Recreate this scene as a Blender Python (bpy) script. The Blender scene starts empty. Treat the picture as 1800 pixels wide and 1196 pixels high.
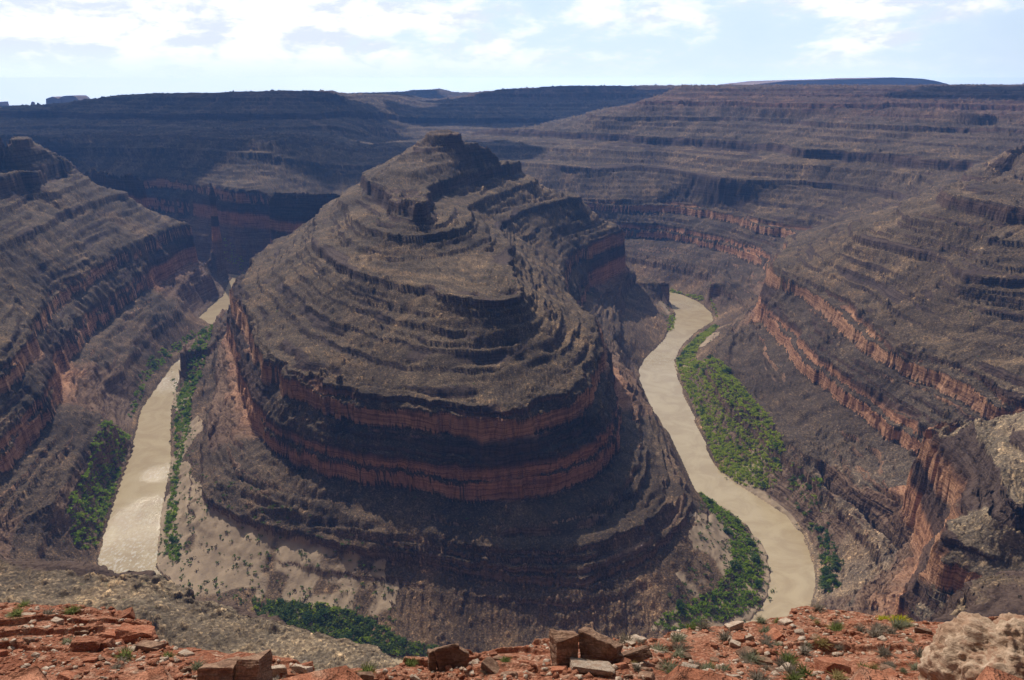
import bpy, bmesh, math, random
import numpy as np
from mathutils import Vector, Matrix, Euler

# ------------------------------------------------------------------ camera, sky, sun, exposure
scene = bpy.context.scene
PITCH = math.atan((598 - 146) / 1360.0)
cam_data = bpy.data.cameras.new("camera")
cam = bpy.data.objects.new("camera", cam_data)
scene.collection.objects.link(cam)
cam.location = (0, 0, 0)
cam.rotation_euler = (math.pi / 2 - PITCH, 0, 0)
cam_data.sensor_width = 36.0
cam_data.lens = 36.0 * 1360.0 / 1800.0
cam_data.clip_start = 0.5
cam_data.clip_end = 60000
scene.camera = cam

SUN_AZ = math.radians(-26)      # left of the view direction (+Y), in front of the viewer
SUN_EL = math.radians(45)
sun_data = bpy.data.lights.new("sun", 'SUN')
sun_data.energy = 4.2
sun_data.angle = math.radians(0.5)
sun_data.color = (1.0, 0.94, 0.84)
sun = bpy.data.objects.new("sun", sun_data)
scene.collection.objects.link(sun)
to_sun = Vector((math.sin(SUN_AZ) * math.cos(SUN_EL), math.cos(SUN_AZ) * math.cos(SUN_EL), math.sin(SUN_EL)))
sun.rotation_euler = (-to_sun).to_track_quat('-Z', 'Y').to_euler()

world = bpy.data.worlds.new("World")
scene.world = world
world.use_nodes = True
wn = world.node_tree
wn.nodes.clear()
def N(tree, kind, **kw):
    n = tree.nodes.new(kind)
    for k, v in kw.items():
        if k.startswith('in_'):
            n.inputs[int(k[3:])].default_value = v
        else:
            setattr(n, k, v)
    return n
def mathn(tree, op, a, b=None, c=None, clamp=False):
    n = tree.nodes.new('ShaderNodeMath'); n.operation = op; n.use_clamp = clamp
    for i, v in enumerate((a, b, c)):
        if v is None: continue
        if isinstance(v, (int, float)): n.inputs[i].default_value = v
        else: tree.links.new(v, n.inputs[i])
    return n.outputs[0]
def mixc(tree, f, a, b, blend='MIX'):
    n = tree.nodes.new('ShaderNodeMix'); n.data_type = 'RGBA'; n.blend_type = blend
    for i, v in ((0, f), (6, a), (7, b)):
        if isinstance(v, (int, float)): n.inputs[i].default_value = v
        elif isinstance(v, tuple): n.inputs[i].default_value = (*v, 1) if len(v) == 3 else v
        else: tree.links.new(v, n.inputs[i])
    return n.outputs[2]
def smooth(tree, v, lo, hi):
    n = tree.nodes.new('ShaderNodeMapRange'); n.interpolation_type = 'SMOOTHSTEP'
    tree.links.new(v, n.inputs[0]); n.inputs[1].default_value = lo; n.inputs[2].default_value = hi
    return n.outputs[0]
def noise(tree, vec, scale, detail=4, rough=0.55, dist=0.0, dim='3D'):
    n = tree.nodes.new('ShaderNodeTexNoise'); n.noise_dimensions = dim
    n.inputs['Scale'].default_value = scale; n.inputs['Detail'].default_value = detail
    n.inputs['Roughness'].default_value = rough; n.inputs['Distortion'].default_value = dist
    if vec is not None: tree.links.new(vec, n.inputs['Vector'])
    return n.outputs['Fac']

SKY_STRENGTH = 0.085
sky = N(wn, 'ShaderNodeTexSky', sky_type='NISHITA', sun_disc=False, sun_elevation=SUN_EL,
        sun_rotation=SUN_AZ, altitude=1500, air_density=1.0, dust_density=1.2, ozone_density=1.0)
tc = N(wn, 'ShaderNodeTexCoord')
sv = N(wn, 'ShaderNodeVectorMath', operation='MAXIMUM'); wn.links.new(tc.outputs['Generated'], sv.inputs[0]); sv.inputs[1].default_value = (-1, -1, 0.02)
wn.links.new(sv.outputs[0], sky.inputs['Vector'])
sep = N(wn, 'ShaderNodeSeparateXYZ'); wn.links.new(tc.outputs['Generated'], sep.inputs[0])
comb = N(wn, 'ShaderNodeCombineXYZ')
wn.links.new(sep.outputs[0], comb.inputs[0]); wn.links.new(sep.outputs[1], comb.inputs[1])
wn.links.new(mathn(wn, 'MULTIPLY', sep.outputs[2], 2.6), comb.inputs[2])
c1 = noise(wn, comb.outputs[0], 6.0, 10, 0.60, 0.15)
c2 = noise(wn, comb.outputs[0], 2.2, 3, 0.5)
c3 = noise(wn, comb.outputs[0], 13.0, 8, 0.62, 0.2)
# more cloud on the sun's side
lf = mathn(wn, 'MULTIPLY', sep.outputs[0], -0.13)
cov = mathn(wn, 'ADD', mathn(wn, 'ADD', mathn(wn, 'MULTIPLY', c1, 0.75), mathn(wn, 'MULTIPLY', c2, 0.35)), lf)
cloud = mathn(wn, 'MULTIPLY', smooth(wn, cov, 0.45, 0.57), smooth(wn, sep.outputs[2], .004, .05))
veil = smooth(wn, cov, 0.30, 0.75)
skyblue = mixc(wn, 0.80, sky.outputs[0], (9.9, 12.2, 15.4))
thin = mixc(wn, mathn(wn, 'MULTIPLY', veil, 0.45), skyblue, (12.6, 13.8, 15.6))
lit = mixc(wn, smooth(wn, c3, 0.40, 0.56), (10.4, 11.4, 13.8), (15.2, 15.4, 15.6))
col = mixc(wn, cloud, thin, lit)
# the haze and cloud glow on the sun's side and fade to plain blue sky behind the viewer
dotn = N(wn, 'ShaderNodeVectorMath', operation='DOT_PRODUCT')
wn.links.new(tc.outputs['Generated'], dotn.inputs[0]); dotn.inputs[1].default_value = (-0.16, 0.94, 0.30)
col = mixc(wn, smooth(wn, dotn.outputs['Value'], 0.25, 0.85), mixc(wn, mathn(wn, 'MULTIPLY', cloud, 0.35), mixc(wn, .5, mixc(wn, 1.0, sky.outputs[0], (.5,.5,.5), 'MULTIPLY'), (1.2, 1.05, .92)), (2.4, 2.4, 2.5)), col)
# the sky brightens in a thin belt along the horizon, where it is seen through the most air
belt = mathn(wn, 'EXPONENT', mathn(wn, 'MINIMUM', mathn(wn, 'DIVIDE', .0046, mathn(wn, 'MAXIMUM', sep.outputs[2], .0004)), .80))
bc = N(wn, 'ShaderNodeCombineColor')
for i_, k_ in enumerate((1.0, .96, .90)):
    wn.links.new(mathn(wn, 'MULTIPLY', mathn(wn, 'SUBTRACT', belt, 1.0), k_), bc.inputs[i_])
front = smooth(wn, sep.outputs[1], 0.2, .6)
addn = mixc(wn, 1.0, bc.outputs[0], (1, 1, 1), 'ADD')
col = mixc(wn, front, col, mixc(wn, 1.0, col, addn, 'MULTIPLY'))
bg = N(wn, 'ShaderNodeBackground'); bg.inputs['Strength'].default_value = SKY_STRENGTH
wn.links.new(col, bg.inputs['Color'])
wo = N(wn, 'ShaderNodeOutputWorld'); wn.links.new(bg.outputs[0], wo.inputs[0])

scene.view_settings.view_transform = 'Standard'
scene.view_settings.look = 'None'
scene.view_settings.exposure = -0.18
scene.view_settings.gamma = 1.0
scene.cycles.max_bounces = 5
scene.cycles.diffuse_bounces = 3
scene.cycles.glossy_bounces = 2
scene.cycles.transmission_bounces = 2
scene.cycles.volume_bounces = 1
scene.cycles.use_denoising = True
scene.cycles.sample_clamp_indirect = 6.0
# ------------------------------------------------------------------ surveyed plan of the canyon
F_, PX0, PY0 = 1360.0, 900.0, 598.0
CP, SP = math.cos(PITCH), math.sin(PITCH)
def P(px, py, z=None, y=None):
    """where the line of sight through a pixel meets the level z, or the distance y"""
    dx = (px - PX0) / F_; dy = (PY0 - py) / F_
    fy = CP + dy * SP; fz = -SP + dy * CP
    t = z / fz if y is None else y / fy
    return (dx * t, fy * t, fz * t)
def sst(v): v = np.clip(v, 0, 1); return v * v * (3 - 2 * v)
def DIP(x, y, u):                     # the beds rise towards the far left
    return 30.0 * sst((y - 1130) / 160.0) * sst((-300.0 - x) / 160.0) * np.clip((u + 300) / 80.0, 0, 1)
def L(z, *pts):
    out = []
    for q in pts:
        if q[0] == 'W': out.append((q[1], q[2], z)); continue
        zz = z
        for _ in range(30):
            c = P(q[0], q[1], zz); zz = .5 * zz + .5 * (z + float(DIP(c[0], c[1], z)))
        out.append((c[0], c[1], z))
    return np.array(out)
def W(x, y): return ('W', x, y)
def D(y, *pts):                       # a skyline at the distance y
    q = np.array([P(a, b, y=y) for a, b in pts]); q[:, 2] -= [float(DIP(v[0], v[1], v[2])) for v in q]; return q

RIM_A, LV_M, LV_L, LV_B = -195.0, -150.0, -128.0, -105.0
inner_bank = L(-300, (386,600),(360,625),(330,655),(310,690),(304,720),(303,760),(305,810),(298,850),(290,900),(283,950),(279,1000),
    (290,1015),(325,1048),(380,1082),(450,1112),(560,1135),(660,1148),(760,1150),(900,1150),(1050,1148),(1180,1130),(1270,1105),
    (1320,1088),(1345,1050),(1352,1010),(1343,970),(1313,925),(1270,893),(1215,865),(1203,840),(1175,770),(1142,720),(1122,680),
    (1118,650),(1130,630),(1165,598),(1180,570),(1187,552),(1170,530),(1131,515), W(150,1200), W(60,1228), W(-80,1235), W(-230,1222), W(-330,1215), W(-392,1190),W(-398,1120),W(-372,1000))
outer_bank = L(-300, (385,582),(345,602),(300,640),(272,680),(243,720),(232,765),(213,820),(193,880),(176,940),(163,985),
    W(-222,372),W(-180,338),W(-110,315),W(-20,308),W(80,305),W(130,315),(1435,1066),(1440,1030),(1437,990),(1420,940),
    (1390,905),(1350,880),(1300,850),(1262,820),(1245,780),(1220,720),(1197,670),(1187,635),(1202,605),(1230,580),(1256,565),
    (1253,548),(1235,532),(1200,517),(1165,508),(1130,503),W(150,1240),W(60,1268),W(-80,1276),W(-230,1250),W(-340,1243),W(-440,1240),
    W(-540,1290),W(-650,1350),W(-900,1450),W(-1500,1690),W(-2600,1850),W(-2600,1780),W(-1500,1620),W(-900,1400),W(-660,1300),W(-550,1246),
    W(-478,1213),(402,484),(400,495),W(-435,1120),W(-425,1000))
CLOSED = []
OPEN = []
def C(z, *pts): OPEN.append((z, L(z, *pts)))
def CC(z, *pts): CLOSED.append((z, L(z, *pts)))
# --- peninsula
CC(RIM_A, W(-270,1120), W(-310,1020), W(-308,900), (418,508), (445,570), (458,617), (520,650), (600,671), (670,689), (717,692), (754,697), (801,706),
    (914,719), (944,700), (978,690), (1011,681), (1026,657), (1031,627), (1045,610), (1048,587), (1035,550), (998,510), (988,477),
    (990,456), (1015,428), (1068,411), (1092,398), W(145,1150), W(60,1170), W(-100,1175))
CC(-272, W(-300,1170), W(-352,1080), W(-350,980), (392,600), (375,680),(360,760),(352,840),(360,868),(430,905),(510,935),(600,968),(777,990),(900,1010),
    (1035,1025),(1110,995),(1190,935),(1213,890),(1198,830),(1168,760),(1122,690),(1100,640),(1092,600),W(142,960),W(152,1050),(1120,480),W(152,1182),W(60,1205),W(-120,1212))
CC(LV_M, W(-210,1140), W(-250,1050), (545,402), (562,437), (600,467), (667,491), (724,505), (787,522), (898,524), (921,498), (900,440), (882,395),
    (904,372), (925,366), (975,355), (1030,344), W(60,1145), W(-80,1150))
CC(LV_B, W(-150,1110), W(-190,1020), (643,317), (665,322), (689,333), (684,346), (744,362), (748,345), (774,322), (834,298), (880,290), (931,283), W(-40,1125))
CROWN = [[(905,678,292),(885,705,296),(865,735,298),(905,760,293),(935,785,286),(995,820,278)],
    [(940,716,265),(950,752,263),(985,800,258),(1040,835,250)], [(985,752,232),(990,780,229),(1005,812,229),(1030,785,230),(1020,760,230),(985,752,232)], [(1040,835,250),(1055,868,263),(1085,900,276)]]
for row in CROWN: OPEN.append((None, np.array([P(b, c, y=a) for a, b, c in row])))
# --- left wall, the viewer's own side and the near spur on the right, then the right wall and the far wall
C(RIM_A, W(-3200,1560), W(-1500,1520), W(-1000,1350), W(-720,1255), W(-570,1200), (353,390), (334,381), (260,418), (190,448), (145,470), (97,498),
    (77,513), (60,545), (43,584), (0,632), W(-372,460), W(-335,360), W(-262,285), W(-150,238), W(-40,220), W(60,222), W(130,225), W(170,236),
    W(225,240), W(248,258), W(240,280), (1785,975), (1740,957), (1685,942), (1662,938), (1680,910), (1698,880), (1692,850), (1668,810), (1642,771), (1620,730),
    W(300,432), W(360,418), W(430,430), W(400,450), (1800,706), (1748,666), (1668,634), (1591,610), (1554,580), (1514,537), (1444,500), (1360,470), (1356,455), (1385,430),
    (1400,412), (1440,394), (1375,388), (1345,385), (1290,368), (1200,350), (1050,350), W(0,1440), W(-150,1405), (572,354), (428,334), (405,331), (301,310),
    (174,310), W(-1500,1800), W(-3200,2000))
C(-262, W(-3200,1640), W(-1500,1580), W(-950,1385), W(-690,1290), W(-560,1228), W(-490,1195), (395,492), (393,505), (388,560), (330,600), (262,645), (235,680), (200,740), (150,800), (95,880), W(-310,420),
    W(-262,342), W(-190,300), W(-100,276), W(20,266), W(100,266), W(135,278), W(160,310), W(178,345), W(196,375), (1600,975), (1560,935), (1508,885), (1470,862), (1435,815), (1395,785), (1350,752), (1290,700), (1250,640), (1255,600),
    (1300,560), (1345,520), (1300,498), (1240,492), (1170,488), (1120,478), W(60,1295), W(-80,1300), W(-230,1278), W(-330,1262), W(-430,1256), W(-525,1306), W(-650,1370), W(-900,1472), W(-1500,1740), W(-3200,1900))
C(LV_M, W(-3200,1300), W(-1300,1250), W(-850,1205), W(-650,1165), (231,336), (207,344), (120,372), (60,401), (0,432), W(-470,600), W(-425,460), W(-345,370), W(-250,285),
    (0,975), (160,992), (280,1032), (440,1088), (560,1118), (700,1163), W(40,162), W(100,172), W(140,196), (1700,1005), (1790,990), W(258,218), W(300,240), W(296,280), W(275,315), W(278,350), W(305,388), W(400,382), W(500,410), W(520,480), W(470,560), (1800,490), (1702,487), (1658,456), (1645,448), (1560,428), (1490,411),
    W(395,900), W(500,1010), W(560,1130), W(480,1260), (1290,318), (1200,300), (1120,292), (1030,296), W(0,1580), W(-150,1520), (640,330), (470,322), (405,312), (300,290), (174,285), W(-1600,1900), W(-3200,2100))
C(-252, (1442,778), (1480,805), (1513,838), (1575,868), (1608,893))
C(-281, (1440,858), (1460,890), (1503,918), (1550,962), (1590,1000))
C(-232, W(305,452), W(335,442))
C(-170, (1722,722), (1745,780), (1775,820), (1800,872))
C(LV_L, W(-3200,1200), W(-1500,1150), W(-850,1170), W(-640,1135), W(-605,1040), W(-590,960), W(-545,800), W(-512,640), W(-478,520), W(-420,400), W(-300,270), W(-220,175),
    W(-110,135), W(0,122), W(90,135), W(170,165), W(280,180), W(400,230), W(460,330), W(560,420))
OPEN.append((None, np.vstack([D(1120,(139,298)), D(1040,(100,299)), D(960,(53,293)), D(900,(0,302)), D(870,(-40,304))])))
SPURTOP = np.vstack([D(1135,(133,293)), D(1118,(118,284)), D(1105,(100,273)), D(1085,(75,257)), D(1050,(45,243)), D(1000,(0,243)), D(980,(-60,243))])
for k_ in (1.012, 1.025, 1.05): OPEN.append((None, SPURTOP * [k_, k_, 1.0] + [0, 0, 1.0]))
OPEN.append((None, np.vstack([D(1118,(122,288)), D(1105,(100,275)), D(1085,(75,258)), D(1050,(45,243)), D(1000,(0,243)), D(980,(-60,243))])))
C(LV_L, W(-60,1760), W(-200,1680), (580,256), (575,250), (500,247), (468,247), (300,239), (160,237), (70,242), W(-3200,2600))
C(LV_B, W(-1600,1080), W(-900,1130), W(-700,1100), W(-640,1000), W(-605,860), W(-575,700), W(-550,560), W(-490,440), W(-380,290), W(-280,170), W(-130,100),
    W(0,88), W(120,100), W(250,130), W(420,180), W(560,300), W(640,440), W(620,560), W(520,640), (1799,367), (1715,351), (1648,337), W(530,900), W(700,980), W(780,1100), (1690,284), (1500,264), (1392,262), (1385,253), (1200,242), (1120,240),
    (1115,237), (968,230), W(60,1900), W(-100,2000))
C(-70, W(-1500,1020), W(-900,1070), W(-780,1040), W(-715,950), W(-690,800), W(-650,560), W(-540,360), W(-400,180), W(-220,80), W(-80,48), W(0,44), W(100,50), W(260,80), W(480,130), W(700,240), W(800,420), W(760,640), W(640,760), (1799,260), (1748,254), W(900,1150), (1668,222), W(900,1400), (1500,212), (1300,207), (1130,205), W(190,1800),W(180,2050),W(350,2500))
C(-40, W(-1200,900), W(-900,700), W(-720,400), W(-500,120), W(-250,40), W(-100,33), W(0,31), W(110,35), W(300,50), W(560,90), W(900,250), W(960,450), W(900,700), W(860,850), (1799,215), W(1250,1050), W(1300,1300), (1799,190), (1500,184), (1200,178), (1120,179), W(300,1950), W(460,2400))
C(-2, W(-1200,420), W(-800,200), W(-500,40), W(-300,0), W(200,-10), W(600,20), W(1100,150), W(1300,500), W(1500,1000), W(1850,1500), W(1750,1800), W(1400,1960), W(1000,2010), W(700,2030), W(415,2040), W(520,2400), W(900,2900), W(3200,3300))
OPEN.append((None, np.array([(2000.,2000,-1.5),(3200,1900,-1.5),(3200,900,-1.5),(1400,2300,-1.5),(2200,2700,-1.5)])))
OPEN.append((None, np.array([(-2600.,300,-20),(-1800,0,-5),(-3200,900,-60)])))
# --- the far plateaus
def SK(y, *pts, back=260, drop=0):
    s = D(y, *pts); OPEN.append((None, s))
    b = s.copy(); b[:, :2] *= (y + back) / y; b[:, 2] += -2 - drop; OPEN.append((None, b))
SK(3100, (858,158), (900,156), (955,151), (1016,149), (1100,149), (1200,148))
OPEN.append((None, D(2930, (800,179),(860,178),(960,177),(1112,176))))
OPEN.append((None, D(2600, (775,197),(860,198),(905,200),(1000,200),(1080,202))))
OPEN.append((None, D(2440, (690,221),(760,222),(850,222),(905,222),(960,222))))
OPEN.append((None, D(2150, (660,250),(700,250),(800,250),(905,252))))
SK(4500, (600,162), (700,163), (800,162), (858,160), back=400)
OPEN.append((None, D(4100, (620,200),(700,206),(760,205))))
SK(2320, (140,175), (150,174), (250,166), (330,162), (420,160), (500,157), (595,157), back=300)
OPEN.append((None, D(2180, (110,200),(85,212))))
OPEN.append((None, D(2030, (180,210),(230,207),(330,208),(450,206),(590,206),(630,222))))
OPEN.append((None, D(1900, (60,226),(120,224),(250,223),(400,221),(520,223),(600,236))))
SK(4400, (-40,186), (20,186), (60,186),(100,187),(130,187), back=300)
OPEN.append((None, D(3900, (-40,214), (30,215))))
OPEN.append((None, np.array([(-3200.,5100,-180),(-1500,5100,-150),(0,5100,-70),(1500,5100,-15),(3200,5100,-5)])))

def inside(poly, X, Y):
    r = np.zeros(X.shape, bool); x, y = poly[:, 0], poly[:, 1]; n = len(x); j = n - 1
    for i in range(n):
        c = ((y[i] > Y) != (y[j] > Y))
        with np.errstate(divide='ignore', invalid='ignore'):
            xi = (x[j] - x[i]) * (Y - y[i]) / (y[j] - y[i] + 1e-12) + x[i]
        r ^= c & (X < xi); j = i
    return r
def chaikin(p, closed, it=1):
    for _ in range(it):
        a = p if closed else p[:-1]; b = np.roll(p, -1, 0) if closed else p[1:]
        q = np.empty((2 * len(a), p.shape[1])); q[0::2] = .8 * a + .2 * b; q[1::2] = .2 * a + .8 * b
        if not closed: q = np.vstack([p[:1], q, p[-1:]])
        p = q
    return p
def draw(G, M, x0, y0, h, pts, closed, val=None):
    if closed: pts = np.vstack([pts, pts[:1]])
    for a, b in zip(pts[:-1], pts[1:]):
        n = int(max(abs(b[0] - a[0]), abs(b[1] - a[1])) / (h * 0.5)) + 2
        t = np.linspace(0, 1, n)[:, None]; q = a + (b - a) * t
        i = np.round((q[:, 1] - y0) / h).astype(int); j = np.round((q[:, 0] - x0) / h).astype(int)
        ok = (i >= 0) & (j >= 0) & (i < G.shape[0]) & (j < G.shape[1])
        G[i[ok], j[ok]] = q[ok, 2] if val is None else val; M[i[ok], j[ok]] = True
def up(G, ny, nx):
    iy = np.linspace(0, G.shape[0] - 1, ny); ix = np.linspace(0, G.shape[1] - 1, nx)
    a = iy.astype(int).clip(0, G.shape[0] - 2); b = ix.astype(int).clip(0, G.shape[1] - 2)
    fy = (iy - a)[:, None]; fx = (ix - b)[None]
    return (G[a][:, b] * (1 - fy) * (1 - fx) + G[a + 1][:, b] * fy * (1 - fx) + G[a][:, b + 1] * (1 - fy) * fx + G[a + 1][:, b + 1] * fy * fx)
def water_poly():
    # the river: everything between the two banks, drawn as one band
    return inner_bank, outer_bank
def river_mask(X, Y):
    ring = inside(outer_bank, X, Y) & ~inside(inner_bank, X, Y)
    return ring
def constraints(x0, y0, h, ny, nx):
    G = np.zeros((ny, nx)); M = np.zeros((ny, nx), bool)
    for z, p in OPEN:
        if z is None: draw(G, M, x0, y0, h, p, False)
        else: draw(G, M, x0, y0, h, chaikin(p, False), False)
    for z, p in CLOSED: draw(G, M, x0, y0, h, chaikin(p, True), True)
    X, Y = np.meshgrid(x0 + h * np.arange(nx), y0 + h * np.arange(ny))
    r = river_mask(X, Y); G[r] = -300; M |= r
    return G, M
def relax(U, G, M, it):
    U[M] = G[M]
    for _ in range(it):
        V = np.pad(U, 1, mode='edge')
        S = 0.25 * (V[:-2, 1:-1] + V[2:, 1:-1] + V[1:-1, :-2] + V[1:-1, 2:])
        U = S; U[M] = G[M]
    return U
def solve(x0, y0, x1, y1, levels, border=None):
    U = None
    for h, it in levels:
        nx = int(round((x1 - x0) / h)) + 1; ny = int(round((y1 - y0) / h)) + 1
        G, M = constraints(x0, y0, h, ny, nx)
        if border is not None:
            xs = x0 + h * np.arange(nx); ys = y0 + h * np.arange(ny)
            for i in (0, ny - 1): G[i] = border(xs, np.full(nx, ys[i])); M[i] = True
            for j in (0, nx - 1): G[:, j] = border(np.full(ny, xs[j]), ys); M[:, j] = True
        U = np.full((ny, nx), -100.0) if U is None else up(U, ny, nx)
        U = relax(U, G, M, it)
    V = np.pad(U, 1, mode='edge')       # soften the creases a little
    V = (V[:-2, 1:-1] + V[2:, 1:-1] + V[1:-1, :-2] + V[1:-1, 2:]) * 0.125 + 0.5 * U
    return V.astype(np.float32), x0, y0, h
def bil(grid, X, Y):
    G, x0, y0, h = grid
    fx = np.clip((X - x0) / h, 0, G.shape[1] - 1.001); fy = np.clip((Y - y0) / h, 0, G.shape[0] - 1.001)
    i = fy.astype(np.int32); j = fx.astype(np.int32); fx = (fx - j).astype(np.float32); fy = (fy - i).astype(np.float32)
    return G[i, j] * (1 - fx) * (1 - fy) + G[i, j + 1] * fx * (1 - fy) + G[i + 1, j] * (1 - fx) * fy + G[i + 1, j + 1] * fx * fy
coarse = solve(-3200, -300, 3200, 5200, [(200, 200), (100, 200), (50, 200), (25, 160), (12.5, 120)])
fine = solve(-800, 0, 800, 1600, [(50, 150), (25, 150), (12.5, 150), (6.25, 150), (3.125, 120)], border=lambda x, y: bil(coarse, x, y))
def U0(X, Y):
    a = bil(coarse, X, Y); b = bil(fine, X, Y)
    w = np.clip(np.minimum(np.minimum(X + 800, 800 - X), 1600 - Y) / 100.0, 0, 1).astype(np.float32)
    return a * (1 - w) + b * w

# --- lattice noise
def hsh(i, j, s):
    n = (i * np.uint32(374761393) + j * np.uint32(668265263) + np.uint32(s * 974711 + 12345))
    n = (n ^ (n >> np.uint32(13))) * np.uint32(1274126177)
    n = n ^ (n >> np.uint32(16))
    return (n & np.uint32(0xffff)).astype(np.float32) / 65535.0
def vn(x, y, s):
    fi = np.floor(x); fj = np.floor(y)
    u = (x - fi).astype(np.float32); v = (y - fj).astype(np.float32)
    i = fi.astype(np.int64).astype(np.uint32); j = fj.astype(np.int64).astype(np.uint32)
    u = u * u * (3 - 2 * u); v = v * v * (3 - 2 * v); o = np.uint32(1)
    a = hsh(i, j, s); b = hsh(i + o, j, s); c = hsh(i, j + o, s); d = hsh(i + o, j + o, s)
    return (a + (b - a) * u) * (1 - v) + (c + (d - c) * u) * v - 0.5
def fbm(x, y, wl, octs, s, g=0.5):
    r = 0; a = 1.0
    for o in range(octs):
        r = r + a * vn(x / wl + 17.3 * o, y / wl - 9.1 * o, s + o); a *= g; wl *= 0.5
    return r
def cell(x, y, s):
    """distance to the nearest random point, and that point's own random value"""
    fi = np.floor(x); fj = np.floor(y); best = np.full(x.shape, 9.0, np.float32); val = np.zeros(x.shape, np.float32)
    for di in (-1, 0, 1):
        for dj in (-1, 0, 1):
            i = (fi + di).astype(np.int64).astype(np.uint32); j = (fj + dj).astype(np.int64).astype(np.uint32)
            px = fi + di + hsh(i, j, s); py = fj + dj + hsh(i, j, s + 51)
            d = ((x - px) ** 2 + (y - py) ** 2).astype(np.float32); m = d < best
            best = np.where(m, d, best); val = np.where(m, hsh(i, j, s + 97), val)
    return np.sqrt(best), val

# --- the rock column: (bottom level, share of the plan width it takes per metre); small share = cliff
COLUMN = [(0, [(-8, .05), (-14, 1), (-18, .12), (-24, 1), (-29, .1), (-35, 1), (-37, .15), (-40, .8)]),
    (-40, [(-48, .06), (-54, 1), (-57, .12), (-63, 1), (-65, .15), (-70, 1)]),
    (-70, [(-76, .08), (-82, 1), (-85, .12), (-91, 1), (-94, .12), (-100, 1), (-101, .2), (-105, 1)]),
    (LV_B, [(-120, .05), (-128, 1)]),
    (LV_L, [(-133, .08), (-137, 1), (-138, .2), (-143, .9), (-145, .2), (-150, 2.2)]),
    (LV_M, [(-155.5, .06), (-158, 1), (-161, .1), (-164, 1), (-166, .1), (-170, 1.1), (-172, .12), (-178, 1), (-180, .2), (-186, 1), (-187.5, .2), (-195, 1.15)]),
    (RIM_A, [(-199, .05), (-200.5, .9), (-214, .035), (-218, .5), (-221, .08), (-224, .45), (-227, .08), (-228.5, .6), (-238, .04), (-239, .7), (-251, .04), (-257, 1.3), (-258, .2), (-262, 1.3)]),
    (-262, [(-265, .12), (-272, 1), (-278, .10), (-284, 1.1), (-286, .3), (-292, 1.3), (-299.5, 1.6), (-300.4, .5)])]
ku, kz, kc = [0.0], [0.0], []
tops = [c[0] for c in COLUMN] + [-300.4]
for (top, segs), nxt in zip(COLUMN, tops[1:]):
    z = top; wid = []
    for b, w in segs: wid.append((z - b) * w); z = b
    tot = sum(wid); u = top; z = top
    for (b, w), d in zip(segs, wid):
        u -= d / tot * (top - (nxt if nxt != -300.4 else -300.0)); ku.append(u); kz.append(b); kc.append(1.0 if w < 0.35 else 0.0)
ku, kz = np.array(ku), np.array(kz)
# a point above the top keeps its height; below the river level falls to the bed
ku_a = np.concatenate([[-320.0], ku[::-1], [40.0]]); kz_a = np.concatenate([[-312.0], kz[::-1], [40.0]])
kc_a = np.concatenate([[0.0], np.array(kc)[::-1], [0.0]])      # one per interval
# the great cliffs run everywhere; the thin ledges between them come and go
thick = np.diff(kz_a) > 4.5
great = (kc_a[:len(thick)] > .5) & thick
minor = (kc_a[:len(thick)] > .5) & ~thick
keep_k = np.ones(len(ku_a), bool)
for i in np.where(minor)[0]:
    for k in (i, i + 1):
        if not any(0 <= g < len(great) and great[g] for g in (k - 1, k)) and ku_a[k] not in (RIM_A, LV_M, LV_L, LV_B, -70.0, -40.0, -262.0): keep_k[k] = False
def T(u): return np.interp(u, ku_a, kz_a).astype(np.float32)
def TG(u): return np.interp(u, ku_a[keep_k], kz_a[keep_k]).astype(np.float32)
def cliffness(u):
    i = np.clip(np.searchsorted(ku_a, u) - 1, 0, len(great) - 1)
    return great[i].astype(np.float32), minor[i].astype(np.float32)
def ledge_mask(X, Y, u):
    n = vn((X + u * 4) / 75, (Y - u * 6) / 75, 401) + .6 * vn((X - u * 9) / 28, (Y + u * 3) / 28, 402)
    R = np.sqrt(X * X + Y * Y)
    return np.clip(n * 2.6 + .78 + np.clip((R - 1100) / 600, 0, .6), 0, 1)

sand_polys = [L(-296, (300,640),(330,690),(345,760),(352,860),(380,905),(440,930),(560,985),(640,1010),(700,1060),(700,1130),(500,1130),(380,1090),(290,1030),(270,1000),(295,850),(300,720)),
    L(-298, (1218,862),(1225,930),(1215,1000),(1180,1060),(1140,1115),(1300,1110),(1360,1040),(1350,970),(1300,905)),
    L(-296, (1200,640),(1232,600),(1252,590),(1262,605),(1240,640),(1225,655)),
    L(-298, (1260,830),(1340,880),(1420,940),(1400,900),(1380,845),(1350,820)),
    L(-298, (1131,515),(1172,532),(1187,552),(1182,572),(1160,560),(1160,530),(1130,520))]
def ustruct(X, Y):
    """level in the rock column; gullies and buttresses shift the beds sideways"""
    u = U0(X, Y); R = np.sqrt(X * X + Y * Y)
    wx = X + 14 * vn(X / 47, Y / 47, 301); wy = Y + 14 * vn(X / 47, Y / 47, 302)
    calm = np.clip((u + 299) / 14, 0.0, 1) * np.clip((R - 25) / 150, .1, 1)
    wall = sst((-185 - u) / 12) * sst((u + 262) / 14)
    far = np.clip((R - 1400) / 1500, 0, 1)
    def rid(wl, s): return .25 - np.abs(vn(wx / wl, wy / wl, s))
    out = []
    for k in (0, 50):
        d = vn(wx / 95, wy / 95, 1 + k) * 13 + rid(36, 2 + k) * 9 + rid(13.5, 3 + k) * 4 * (1 + .6 * wall) \
            + vn(X / 5.2, Y / 5.2, 4 + k) * 1.7 * (1 + .8 * wall) + vn(X / 2.1, Y / 2.1, 5 + k) * 1.0 \
            + (rid(240, 7 + k) * 60 + rid(95, 8 + k) * 25) * far
        out.append(d * calm)
    return U0(X + out[0], Y + out[1]) + vn(X / 9, Y / 9, 6) * 1.2 * calm
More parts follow.
